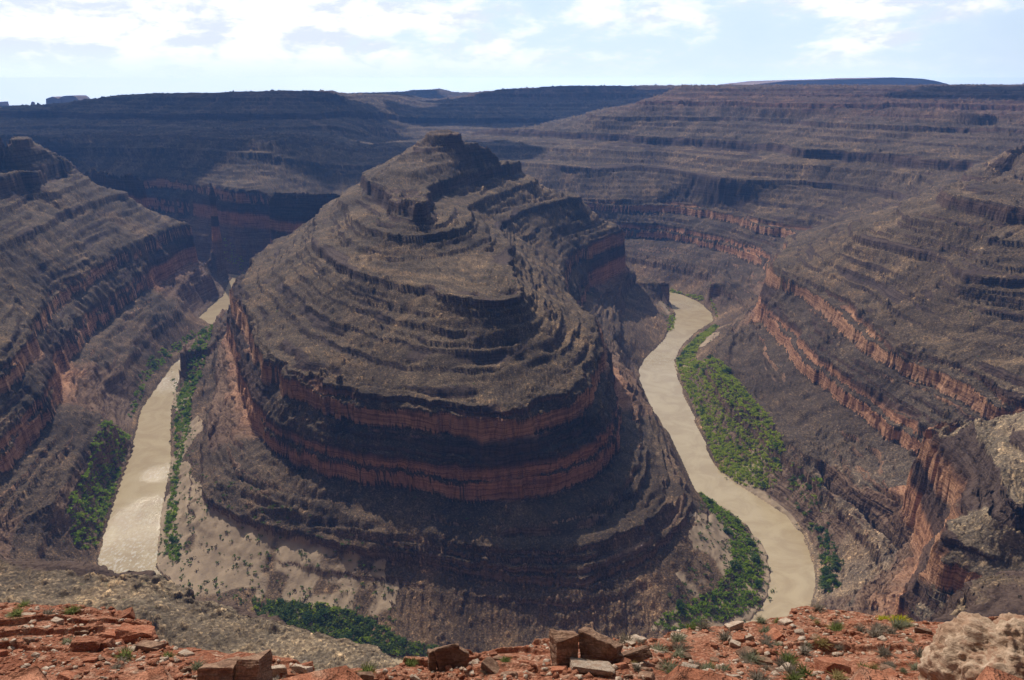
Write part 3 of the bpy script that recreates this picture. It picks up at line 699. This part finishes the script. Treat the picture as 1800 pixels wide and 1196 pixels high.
# scrub on the dry slopes
q = np.stack([rng.uniform(-600, 600, 26000), rng.uniform(200, 1250, 26000)], 1)
lowq = U0(q[:, 0], q[:, 1]); dq = vn(q[:, 0] / 45, q[:, 1] / 45, 777)
keep = (lowq < -100) & (lowq > -296) & (cliffness(ustruct(q[:, 0], q[:, 1]))[0] < .5) & (dq > -.12)
scatter_mesh('slope_scrub', q[keep][:2600], rng.uniform(.4, 1.1, 2600), [BROWN, DARKG], 6, "small drab scrub scattered over the talus slopes", nleaf=10)
# ------------------------------------------------------------------ the red ledge below the overlook
CREST = [(-140,1055),(0,1058),(60,1063),(140,1062),(200,1070),(240,1085),(266,1093),(275,1116),(300,1135),(340,1142),(420,1148),(480,1155),(560,1170),(640,1178),(690,1174),(718,1152),(760,1143),(830,1141),(900,1137),
    (940,1122),(1000,1119),(1080,1117),(1140,1122),(1200,1106),(1270,1100),(1320,1092),(1382,1088),(1391,1068),(1440,1069),(1500,1076),(1560,1085),(1640,1095),(1700,1088),(1800,1082),(1940,1078)]
cr = []
for px, py in CREST:
    q = P(px, py, y=1.0); cr.append((q[0], -q[2]))
cr = np.array(cr); SL = .466; K0 = 17 - 19 * SL
def crest_y(ratio):
    tt = np.interp(ratio, cr[:, 0], cr[:, 1]); return K0 / (tt - SL)
def ledge(X, Y):
    Yp = np.maximum(Y, 1.0); ratio = X / Yp; yc = crest_y(ratio) + .5 * vn(X / .9, Y / 9, 805) + .25 * vn(X / .3, Y / 5, 806)
    z = -(K0 + SL * np.minimum(Y, yc))
    edge = np.clip((yc - Y) / 2.5, 0, 1)
    z = z + (vn(X / 3.1, Y / 2.3, 801) * .55 + vn(X / 1.2, Y / .9, 802) * .30) * edge + (vn(X / .45, Y / .4, 803) * .12 + vn(X / .17, Y / .17, 804) * .05)
    # low broken steps of rock running across the slope
    st = (Y + 1.4 * vn(X / 2.2, Y / 2.2, 807) + .25 * X * .2) / 1.35; fr = st - np.floor(st)
    z = z + (np.clip((fr - .82) / .1, 0, 1) * .28 - fr * .28) * np.clip(vn(X / 2.5, Y / 2.5, 808) * 3 + .3, 0, 1)
    z = z - np.maximum(Y - yc, 0) * 2.0 * (1 + .5 * vn(X / .8, Y / .8, 809))
    near = np.clip((4.5 - Y) / 2.5, 0, 1) ** 2
    return z * (1 - near) - 1.75 * near
azf = np.linspace(math.radians(-52), math.radians(52), 1300); rf_ = np.concatenate([np.linspace(1.2, 14, 60)[:-1], np.linspace(14, 36, 760), np.linspace(36, 44, 30)[1:]])
Xf = rf_[:, None] * np.sin(azf)[None]; Yf = rf_[:, None] * np.cos(azf)[None]; Zf = ledge(Xf, Yf)
yc_ = crest_y(Xf / Yf); Zf = np.maximum(Zf, -62)
redm, t_, b_ = material("red_soil")
g_ = t_.nodes.new('ShaderNodeNewGeometry').outputs['Position']
n1 = noise(t_, g_, .35, 5, .6); n2 = noise(t_, g_, 3.0, 5, .65); n3 = noise(t_, g_, 14.0, 4, .7)
redc = mixc(t_, smooth(t_, n1, .38, .62), (.36,.125,.065), (.45,.19,.11))
redc = mixc(t_, smooth(t_, n2, .5, .66), redc, (.56,.33,.22))
redc = mixc(t_, smooth(t_, n3, .40, .56), mixc(t_, 1.0, redc, (.62,.58,.56), 'MULTIPLY'), redc)
vv = t_.nodes.new('ShaderNodeTexVoronoi'); vv.inputs['Scale'].default_value = 9; t_.links.new(g_, vv.inputs['Vector'])
vs_ = t_.nodes.new('ShaderNodeSeparateColor'); t_.links.new(vv.outputs['Color'], vs_.inputs[0])
redc = mixc(t_, 1.0, redc, ramp(t_, vs_.outputs[0], [(0, (.8,.8,.8)), (.6, (1,1,1)), (1, (1.3,1.5,1.6))]), 'MULTIPLY')
t_.links.new(redc, b_.inputs['Base Color'])
bump(t_, b_, mathn(t_, 'ADD', n3, mathn(t_, 'ADD', mathn(t_, 'MULTIPLY', n2, 2.0), mathn(t_, 'MULTIPLY', vv.outputs['Distance'], -.7))), .9, .10)
mf = mesh_np("red_ledge", np.stack([Xf, Yf, Zf], -1).reshape(-1, 3), grid_quads(len(rf_), len(azf))[:, ::-1], [redm])
fo = link("foreground_ground", mf, kind='structure'); fo['label'] = "slope of red soil and rubble below the overlook"

def on_ledge(px, py):
    """the point of the red slope seen at a place"""
    q = P(px, py, y=1.0); y = K0 / (-q[2] - SL); x = q[0] * y
    return x, y, float(ledge(np.array([x]), np.array([y]))[0])
# --- stone materials
def stone_mat(name, a, b2, dark, scale=2.0, layered=True):
    m, t, b = material(name); tc_ = t.nodes.new('ShaderNodeTexCoord').outputs['Object']; oi = t.nodes.new('ShaderNodeObjectInfo')
    tc2 = t.nodes.new('ShaderNodeVectorMath'); tc2.operation = 'ADD'; t.links.new(tc_, tc2.inputs[0]); t.links.new(oi.outputs['Location'], tc2.inputs[1]); v = tc2.outputs[0]
    n1 = noise(t, v, scale, 6, .65); n2 = noise(t, v, scale * 6, 5, .65); ly = noise(t, scaled(t, v, (1, 1, 9)), scale, 4, .6)
    c = mixc(t, smooth(t, n1, .36, .62), a, b2); c = mixc(t, smooth(t, n2, .42, .56), mixc(t, 1.0, c, (.7,.68,.66), 'MULTIPLY'), c)
    c = mixc(t, mathn(t, 'MULTIPLY', smooth(t, ly, .52, .6), .6), c, dark)
    hs = t.nodes.new('ShaderNodeHueSaturation'); t.links.new(c, hs.inputs['Color']); t.links.new(mathn(t, 'ADD', mathn(t, 'MULTIPLY', oi.outputs['Random'], .5), .75), hs.inputs['Value'])
    t.links.new(hs.outputs[0], b.inputs['Base Color'])
    bump(t, b, mathn(t, 'ADD', mathn(t, 'ADD', n1, mathn(t, 'MULTIPLY', n2, .4)), mathn(t, 'MULTIPLY', ly, .7)), .8, .12)
    return m
ST_BROWN = stone_mat("brown_sandstone", (.23,.125,.08), (.36,.22,.145), (.11,.06,.04), 1.6)
ST_RED = stone_mat("red_sandstone", (.42,.15,.08), (.50,.22,.13), (.25,.09,.05), 3)
ST_PALE = stone_mat("pale_limestone", (.50,.37,.27), (.62,.49,.38), (.36,.22,.15), 3)
ST_GREY = stone_mat("grey_limestone", (.24,.19,.15), (.34,.28,.22), (.14,.10,.08), .6)
from mathutils import noise as mnoise
def hull(bm, pts):
    vs = [bm.verts.new(p) for p in pts]
    r = bmesh.ops.convex_hull(bm, input=vs)
    bmesh.ops.delete(bm, geom=[g for g in r['geom_interior'] if isinstance(g, bmesh.types.BMVert)], context='VERTS')
def rock_bm(seed, sx, sy, sz, chamfer=.16, rough=.035, cuts=3, skew=(0, 0), layers=.0):
    """an angular block: jittered box with broken corners, roughened and bedded"""
    r = random.Random(seed); bm = bmesh.new(); pts = []
    for ix in (-1, 1):
        for iy in (-1, 1):
            for iz in (-1, 1):
                j = [r.uniform(.66, 1.05) for _ in range(3)]
                c = [ix * j[0], iy * j[1], iz * j[2]]
                for k in range(3):
                    p = list(c); p[k] -= (ix, iy, iz)[k] * chamfer * r.uniform(.3, 1.8); pts.append((p[0] * sx / 2 + skew[0] * p[2] * sz / 2, p[1] * sy / 2 + skew[1] * p[2] * sz / 2, p[2] * sz / 2))
    hull(bm, pts)
    bmesh.ops.triangulate(bm, faces=bm.faces)
    for _ in range(cuts):
        big_e = sorted(bm.edges, key=lambda e_: -e_.calc_length()); lim = max(sx, sy, sz) / (2.5 * 1.7 ** _)
        es = [e_ for e_ in big_e if e_.calc_length() > lim * .5]
        bmesh.ops.subdivide_edges(bm, edges=es, cuts=1, use_grid_fill=True); bmesh.ops.triangulate(bm, faces=[f for f in bm.faces if len(f.verts) > 3])
    m = max(sx, sy, sz); bm.normal_update()
    for v in bm.verts:
        q = Vector(v.co) * (3.0 / m) + Vector((seed * 3.1, 0, 0))
        d = mnoise.fractal(q, .9, 2.2, 4) * rough * m
        if layers: d += (math.sin(v.co.z * 22 / m + 3 * mnoise.noise(q * .5)) * .5 - .5 * (mnoise.noise(Vector((0, seed, v.co.z * 9 / m))) > .1)) * layers * m * (1 - abs(v.normal.z))
        v.co += v.normal * d
    return bm
def bm_obj(name, bms, mats, parent=None):
    bm = bmesh.new()
    for b_ in bms:
        tmp = bpy.data.meshes.new('t'); b_.to_mesh(tmp); bm.from_mesh(tmp); bpy.data.meshes.remove(tmp); b_.free()
    me = bpy.data.meshes.new(name); bm.to_mesh(me); bm.free()
    for m in mats: me.materials.append(m)
    return link(name, me, parent)
def xf(bm, loc=(0, 0, 0), rot=(0, 0, 0)):
    bmesh.ops.transform(bm, matrix=Matrix.Translation(loc) @ Euler([math.radians(a) for a in rot]).to_matrix().to_4x4(), verts=bm.verts); return bm
def put(o, px, py, label, cat='boulder', dz=0, rz=0, group=None, tilt=-25, scale=.76):
    x, y, z = on_ledge(px, py); o.location = (x, y, z + dz); o.rotation_euler = (math.radians(tilt), 0, math.radians(rz)); o['label'] = label; o['category'] = cat; o.scale = (scale,) * 3
    if group: o['group'] = group
    return o
put(bm_obj('split_boulder', [xf(rock_bm(1, 1.75, 1.7, 2.3, .12, .034, 5, layers=.012), (-.62, 0, .45), (0, 2, 4)), xf(rock_bm(2, 1.15, 1.6, 2.45, .14, .034, 5, layers=.012), (.82, .1, .5), (0, -4, -6)),
    xf(rock_bm(3, .7, .9, 1.1, .15, .03, 4), (-1.35, -.1, .15), (0, 5, 20))], [ST_BROWN]), 408, 1212, "big flat-topped dark brown cracked boulder at the lower left edge of the red slope", tilt=-32, scale=.66)
put(bm_obj('blocky_boulder', [xf(rock_bm(4, 1.15, 1.0, 1.05, .22, .035, 5, layers=.014), (0, 0, .45), (0, -8, 15)), xf(rock_bm(5, .5, .8, .95, .15, .03, 4), (.62, .1, .32), (0, 6, 0)), xf(rock_bm(6, .35, .6, .9, .15, .03, 4), (-.62, -.1, .35), (0, -3, 10))],
    [ST_BROWN]), 786, 1170, "brown boulder with a pale sunlit top, alone on the crest left of the paired boulders", tilt=-30)
put(bm_obj('upright_boulder', [xf(rock_bm(7, 1.15, .95, 1.75, .2, .032, 5, layers=.014), (0, 0, .5), (3, -3, 12))], [ST_BROWN]), 992, 1180, "tall dark upright boulder, left one of the pair leaning together on the crest")
put(bm_obj('leaning_boulder', [xf(rock_bm(8, 1.75, 1.1, 1.35, .26, .034, 5, skew=(-.25, 0), layers=.014), (.12, .1, .42), (4, 22, -14)), xf(rock_bm(9, .6, .7, .8, .2, .03, 4), (.75, -.1, .1), (0, 10, 20))],
    [ST_BROWN]), 1048, 1176, "brown wedge-shaped boulder leaning against the tall upright one")
put(bm_obj('slab_rock', [xf(rock_bm(10, 1.25, .8, .45, .2, .025, 4, layers=.01), (0, 0, .2), (0, -22, -12))], [ST_BROWN]), 1118, 1170, "tilted flat brown slab just right of the paired boulders", 'rock')
put(bm_obj('small_boulder', [xf(rock_bm(11, .7, .6, .6, .2, .03, 4), (0, 0, .2), (0, 8, 20))], [ST_BROWN]), 640, 1190, "small dark brown block between the cracked boulder and the pale topped boulder", 'rock')
put(bm_obj('rounded_boulder', [xf(rock_bm(12, 1.5, 1.1, .8, .35, .03, 4), (0, 0, .15), (0, 3, 8)), xf(rock_bm(13, .7, .6, .4, .3, .03, 4), (-.85, -.3, -.05), (0, -5, 0))], [ST_RED]), 1465, 1178, "smooth rounded brick red boulder low on the right part of the red slope")
put(bm_obj('slab_rock', [xf(rock_bm(14, .85, .7, .4, .2, .03, 4), (0, 0, .15), (0, -14, 10))], [ST_PALE]), 1290, 1108, "pale tilted slab on the crest above the lowest river bend", 'rock')
put(bm_obj('slab_rock', [xf(rock_bm(15, 1.0, .9, .22, .2, .03, 4), (0, 0, .1), (4, -8, 30))], [ST_PALE]), 1115, 1128, "thin pale slab on the crest right of the paired boulders", 'rock')
put(bm_obj('slab_rock', [xf(rock_bm(16, 1.9, 1.1, .3, .2, .03, 4), (0, 0, .05), (3, 6, -8))], [ST_PALE]), 1040, 1192, "broad pale flat slab lying just below the paired boulders", 'rock')
put(bm_obj('overhanging_ledge', [xf(rock_bm(17, 1.9, 1.6, .55, .25, .05, 5, layers=.012), (0, 0, .15), (0, 12, 25)), xf(rock_bm(18, 1.0, 1.0, .5, .25, .05, 4), (-.9, -.5, .1), (0, 10, 0))], [ST_RED]), 238, 1112,
    "jutting red ledge end on the left crest, shaded beneath", 'rock ledge')
put(bm_obj('red_outcrop', [xf(rock_bm(19, 1.4, 1.0, .75, .3, .07, 5), (0, 0, .15), (0, 5, 10)), xf(rock_bm(20, .8, .7, .6, .3, .07, 4), (.7, .2, .1), (0, -8, 0))], [ST_RED]), 152, 1150,
    "rough dark red outcrop in the middle of the left red slope", 'outcrop')
put(bm_obj('slab_rock', [xf(rock_bm(21, 1.1, .8, .3, .2, .03, 4), (0, 0, .15), (0, 3, -10)), xf(rock_bm(22, .9, .7, .25, .2, .03, 4), (-1.3, -.3, .05), (0, -4, 8))], [ST_BROWN]), 262, 1146, "flat brown slabs on the crest behind the cracked boulder's left side", 'rock')
# the crusty outcrop at the lower right
def lumpy(seed, sx, sy, sz):
    bm = bmesh.new(); bmesh.ops.create_icosphere(bm, subdivisions=6, radius=1); bm.normal_update()
    for v in bm.verts:
        n = v.co.normalized(); q = n * 1.6 + Vector((seed, 0, 0))
        s_ = (abs(n.x) ** 3.2 + abs(n.y) ** 3.2 + abs(n.z) ** 3.2) ** (-1 / 3.2)
        p = Vector((n.x * sx, n.y * sy, n.z * sz)) * s_
        d = mnoise.fractal(q * 1.3, .8, 2.1, 5) * .26
        d += mnoise.fractal(q * 9, .7, 2.1, 3) * .05 + (math.sin(p.z * 7 + 2 * mnoise.noise(q * 2)) * .04)
        c = mnoise.voronoi(Vector(p) * 2.6 + Vector((seed * 7, 0, 0)))[0]; d += (.5 - c[0]) * .16
        c = mnoise.voronoi(Vector(p) * 6.5)[0]; d += (.5 - c[0]) * .13
        c = mnoise.voronoi(Vector(p) * 13)[0]; d += (.5 - c[0]) * .06
        d -= .35 * max(0, mnoise.noise(q * 1.1 + Vector((9, 0, 0))) - .15)
        v.co = p + n * d
    return bm
ST_CRUST = stone_mat("crusty_conglomerate", (.42,.26,.17), (.56,.40,.28), (.30,.15,.09), 1.2)
o = bm_obj('crusty_outcrop', [xf(lumpy(3, 2.1, 1.5, 1.75), (0, 0, 0), (0, 4, 10)), xf(lumpy(8, 1.2, 1.0, .9), (-1.5, -.9, -.9)), xf(lumpy(5, 1.6, 1.3, 1.5), (2.3, .3, -.1))], [ST_CRUST])
put(o, 1768, 1222, "large knobbly pinkish tan outcrop filling the lower right corner", 'outcrop', dz=.35, tilt=0, scale=1)
for p_ in o.data.polygons: p_.use_smooth = True
# big dark slab far down on the grey slope
# --- loose rocks and tufts on the red slope
def zone(px):
    if px < 300: return "left of the big cracked boulder"
    if px < 500: return "beside the big cracked boulder at lower left"
    if px < 740: return "between the cracked and pale topped boulders"
    if px < 950: return "between the pale topped and paired boulders"
    if px < 1150: return "around the foot of the paired boulders"
    if px < 1400: return "between the paired and rounded red boulders"
    return "between the rounded red boulder and crusty outcrop"
BLOCKERS = [(408, 1180, 60), (786, 1150, 42), (1010, 1150, 70), (1118, 1158, 30), (1465, 1165, 45), (1740, 1150, 115), (152, 1145, 38), (1040, 1188, 45)]
def free(px, py): return all(abs(px - a) > c or abs(py - b) > c * .55 for a, b, c in BLOCKERS)
def crest_px(px): return np.interp(px, [c[0] for c in CREST], [c[1] for c in CREST])
rocks = []
for k in range(9):
    mat_ = (ST_RED, ST_PALE, ST_BROWN)[k % 3]
    rb_ = rock_bm(40 + k, 1.0, random.Random(k).uniform(.6, .95), random.Random(k + 9).uniform(.28, .7), .25, .03, 3)
    me = bpy.data.meshes.new('loose_rock'); rb_.to_mesh(me); rb_.free(); me.materials.append(mat_); rocks.append((me, ("brick red", "pale buff", "brown")[k % 3], "flat" if k % 2 else "blocky"))
rr = random.Random(5); cnt = 0
while cnt < 230:
    px = rr.uniform(-20, 1800); py = crest_px(px) + 3 + (1202 - crest_px(px)) * rr.random() ** .9
    if not free(px, py): continue
    me, colr_, shp = rocks[rr.choice((0, 1, 2, 3, 4, 5, 6, 7, 8))]; x, y, z = on_ledge(px, py)
    s_ = .15 + .55 * rr.random() ** 3.2
    o = link('loose_rock', me); o.location = (x, y, z + .02 * s_); o.scale = (s_, s_, s_); o.rotation_euler = (rr.uniform(-.65, -.1), rr.uniform(-.3, .3), rr.uniform(-.7, .7))
    size = "small" if s_ < .3 else "middling" if s_ < .5 else "large"
    o['label'] = f"{size} {colr_} {shp} stone {zone(px)}"; o['category'] = 'rock'; o['group'] = f"{size} {colr_} {shp} stones " + zone(px).replace('on the ', 'on ')
    cnt += 1
# gravel: one sheet of chips nobody could count
chip = []
for k in range(5):
    c_ = rock_bm(90 + k, 1, .8, .5, .25, 0, 0); c_.verts.ensure_lookup_table(); c_.verts.index_update()
    chip.append((np.array([v.co[:] for v in c_.verts]), np.array([[v.index for v in f.verts] for f in c_.faces]))); c_.free()
for nm, mat_, n, lab in (('red_gravel', ST_RED, 8500, "red stone chips strewn over the red slope"), ('pale_gravel', ST_PALE, 4200, "pale stone chips strewn over the red slope")):
    r = np.random.default_rng(n); Vs = []; Fs = []; off = 0
    azg = r.uniform(math.radians(-44), math.radians(44), n); yg = 15.5 + r.random(n) * 13; xg = yg * np.tan(azg)
    ok = (yg < crest_y(xg / yg) - .1) & (vn(xg / 1.6, yg / 1.6, 950) > -.2); xg = xg[ok]; yg = yg[ok]; zg = ledge(xg, yg)
    for x, y, z in zip(xg, yg, zg):
        V, F_i = chip[r.integers(5)]; s_ = .045 + .20 * r.random() ** 3; E_ = np.array(Euler((r.uniform(-.5, .5), r.uniform(-.5, .5), r.uniform(0, 6.3))).to_matrix())
        Vs.append(V @ E_.T * s_ + [x, y, z + s_ * .1]); Fs.append(F_i + off); off += len(V)
    o = link(nm, mesh_np(nm, np.vstack(Vs), np.vstack(Fs), [mat_], tri=True), kind='stuff'); o['label'] = lab
# tufts of dry grass and low desert shrubs
def tuft(seed, n=90, spread=.55, twig=.018):
    r = random.Random(seed); V = []; Q = []; Tn = []
    for _ in range(n):
        a = r.uniform(0, 6.28); e_ = r.uniform(.25, 1.45); l = r.uniform(.35, .75); b0 = Vector((r.uniform(-.15, .15), r.uniform(-.15, .15), -.05))
        d = Vector((math.cos(a) * math.cos(e_), math.sin(a) * math.cos(e_), math.sin(e_) * .8)); tip = b0 + d * l; m = b0 + d * l * .55 + Vector((0, 0, .07))
        s_ = d.cross(Vector((r.uniform(-1, 1), r.uniform(-1, 1), 1))).normalized() * twig; k = len(V); tv = r.random()
        V += [b0 - s_, b0 + s_, m + s_, m - s_, tip + s_ * .3, tip - s_ * .3]; Q += [(k, k + 1, k + 2, k + 3), (k + 3, k + 2, k + 4, k + 5)]; Tn += [tv] * 6
    return np.array([v[:] for v in V]), np.array(Q), np.array(Tn)
TUFTS = []
for nm, lab, stops in (('desert_shrub', 'grey-green', [(0, (.20,.21,.12)), (.5, (.29,.29,.18)), (1, (.40,.38,.26))]), ('desert_shrub', 'ash grey', [(0, (.18,.15,.11)), (.5, (.28,.23,.17)), (1, (.38,.32,.25))]),
                       ('grass_tuft', 'straw yellow', [(0, (.30,.22,.08)), (.5, (.42,.33,.14)), (1, (.52,.44,.22))]), ('grass_tuft', 'olive green', [(0, (.12,.15,.04)), (.5, (.20,.23,.07)), (1, (.30,.31,.12))])):
    m_ = foliage_mat(lab.replace(' ', '_').replace('-', '_') + '_blades', stops)
    for k in range(2):
        V, Q, Tn = tuft(len(TUFTS) + 70, 150); me = mesh_np(nm, V, Q, [m_]); attr(me, 'tone', Tn); TUFTS.append((nm, lab, me))
cnt = 0
while cnt < 95:
    px = rr.uniform(0, 1650) if rr.random() < .5 else rr.uniform(1050, 1650); py = crest_px(px) + 1 + (1200 - crest_px(px)) * rr.random()
    if not free(px, py): continue
    nm, lab, me = TUFTS[rr.choice((0, 1, 0, 1, 2, 3, 2, 3, 4, 6, 7))]; x, y, z = on_ledge(px, py)
    s_ = rr.uniform(.28, .75); o = link(nm, me); o.location = (x, y, z); o.scale = (s_, s_, s_ * rr.uniform(.7, 1)); o.rotation_euler[2] = rr.uniform(0, 6.28)
    size = "small" if s_ < .5 else "larger"
    o['label'] = f"{size} {lab} {'tuft' if nm == 'grass_tuft' else 'shrub'} {zone(px)}"; o['category'] = 'shrub' if nm == 'desert_shrub' else 'grass tuft'
    o['group'] = f"{size} {lab} plants " + zone(px).replace('on the ', 'on ')
    cnt += 1
yel = foliage_mat('yellow_flowers', [(0, (.35,.32,.03)), (1, (.60,.55,.05))])
V, Q, Tn = tuft(99, 200); me = mesh_np('flowering_shrub', V, Q, [yel]); attr(me, 'tone', Tn)
for px, py, s_, lab in ((1583, 1094, .8, "bright yellow-green flowering shrub on the right crest"), (1555, 1089, .55, "smaller yellow-green shrub just left of the bright one on the right crest")):
    put(link('flowering_shrub', me), px, py, lab, 'shrub').scale = (s_, s_, s_ * .7)

# ------------------------------------------------------------------ far buttes and mesas on the skyline
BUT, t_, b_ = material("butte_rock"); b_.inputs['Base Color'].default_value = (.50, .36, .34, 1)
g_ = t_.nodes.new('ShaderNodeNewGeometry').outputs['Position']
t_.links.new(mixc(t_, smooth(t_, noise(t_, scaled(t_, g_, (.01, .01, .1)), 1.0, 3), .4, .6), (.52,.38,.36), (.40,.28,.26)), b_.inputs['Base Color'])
def butte(name, y, prof, depth, label):
    top = [P(a, b, y=y) for a, b in prof]; zb = P(prof[0][0], 205, y=y)[2]; bm = bmesh.new(); rows = []
    for k, dy in enumerate((-depth / 2, depth / 2)):
        rows.append(([bm.verts.new((p[0], y + dy, zb)) for p in top], [bm.verts.new((p[0], y + dy * .8, p[2])) for p in top]))
    n = len(top)
    for i in range(n - 1):
        bm.faces.new((rows[0][0][i], rows[0][0][i + 1], rows[0][1][i + 1], rows[0][1][i])); bm.faces.new((rows[1][0][i + 1], rows[1][0][i], rows[1][1][i], rows[1][1][i + 1]))
        bm.faces.new((rows[0][1][i], rows[0][1][i + 1], rows[1][1][i + 1], rows[1][1][i]))
    for i in (0, n - 1): bm.faces.new((rows[0][0][i], rows[0][1][i], rows[1][1][i], rows[1][0][i]))
    bmesh.ops.recalc_face_normals(bm, faces=bm.faces)
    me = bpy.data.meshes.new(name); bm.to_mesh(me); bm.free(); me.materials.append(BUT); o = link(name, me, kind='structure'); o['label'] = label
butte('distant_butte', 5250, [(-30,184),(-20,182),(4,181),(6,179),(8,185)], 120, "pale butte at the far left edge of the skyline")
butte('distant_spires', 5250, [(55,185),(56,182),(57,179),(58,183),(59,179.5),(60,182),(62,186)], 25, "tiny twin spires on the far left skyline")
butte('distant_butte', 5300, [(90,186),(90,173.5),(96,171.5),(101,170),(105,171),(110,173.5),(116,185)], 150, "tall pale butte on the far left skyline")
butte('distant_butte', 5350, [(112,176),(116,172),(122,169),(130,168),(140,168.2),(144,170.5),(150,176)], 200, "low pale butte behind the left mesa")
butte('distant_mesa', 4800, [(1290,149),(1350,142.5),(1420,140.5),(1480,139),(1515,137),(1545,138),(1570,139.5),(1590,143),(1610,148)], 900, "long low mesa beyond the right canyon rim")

# ------------------------------------------------------------------ unseen clouds, added to throw shade on the far walls
CL, t_, b_ = material("cloud"); b_.inputs['Base Color'].default_value = (.9, .9, .9, 1); b_.inputs['Roughness'].default_value = 1
def cloud(cx, cy, sx, sy, seed):
    H = 1500.0; k_ = H / math.tan(SUN_EL); ox = cx + math.sin(SUN_AZ) * k_; oy = cy + math.cos(SUN_AZ) * k_
    bm = bmesh.new(); r = random.Random(seed)
    for i in range(16):
        a = r.uniform(0, 6.28); q = r.random() ** .5 * .8; s_ = r.uniform(.25, .5)
        m4 = Matrix.Translation((ox + math.cos(a) * q * sx, oy + math.sin(a) * q * sy, H + r.uniform(0, 60))) @ Matrix.Diagonal((sx * s_, sy * s_, 90, 1))
        bmesh.ops.create_icosphere(bm, subdivisions=4, radius=1, matrix=m4)
    for v in bm.verts:
        v.co += Vector((1, .8, .2)) * mnoise.fractal(v.co / 320, .8, 2.1, 4) * 110
    me = bpy.data.meshes.new('cloud'); bm.to_mesh(me); bm.free(); me.materials.append(CL)
    for p_ in me.polygons: p_.use_smooth = True
    o = link('cloud', me, kind='stuff'); o['label'] = "broad flat white cloud added out of view to shade the far canyon walls"
cloud(-1250, 2250, 1000, 330, 1)
cloud(-1700, 3300, 1200, 600, 5)
cloud(-1900, 4500, 1500, 600, 4)
cloud(1450, 1830, 520, 230, 2)
cloud(-750, 1780, 620, 170, 6)
cloud(150, 2900, 560, 330, 3)
# ------------------------------------------------------------------ the air
hz = bpy.data.materials.new("haze"); hz.use_nodes = True; ht = hz.node_tree; ht.nodes.clear()
pv = ht.nodes.new('ShaderNodeVolumePrincipled'); ho = ht.nodes.new('ShaderNodeOutputMaterial')
pv.inputs['Color'].default_value = (.16, .40, 1.0, 1); pv.inputs['Density'].default_value = 0.00014; pv.inputs['Anisotropy'].default_value = 0.0
ht.links.new(pv.outputs[0], ho.inputs['Volume'])
bmh = bmesh.new(); bmesh.ops.create_cube(bmh, size=1)
for v in bmh.verts:
    v.co.x *= 14000; v.co.y = 5600 if v.co.y > 0 else -200; v.co.z = 34 if v.co.z > 0 else -420
mh = bpy.data.meshes.new("haze"); bmh.to_mesh(mh); bmh.free(); mh.materials.append(hz)
link("haze", mh, kind='stuff')
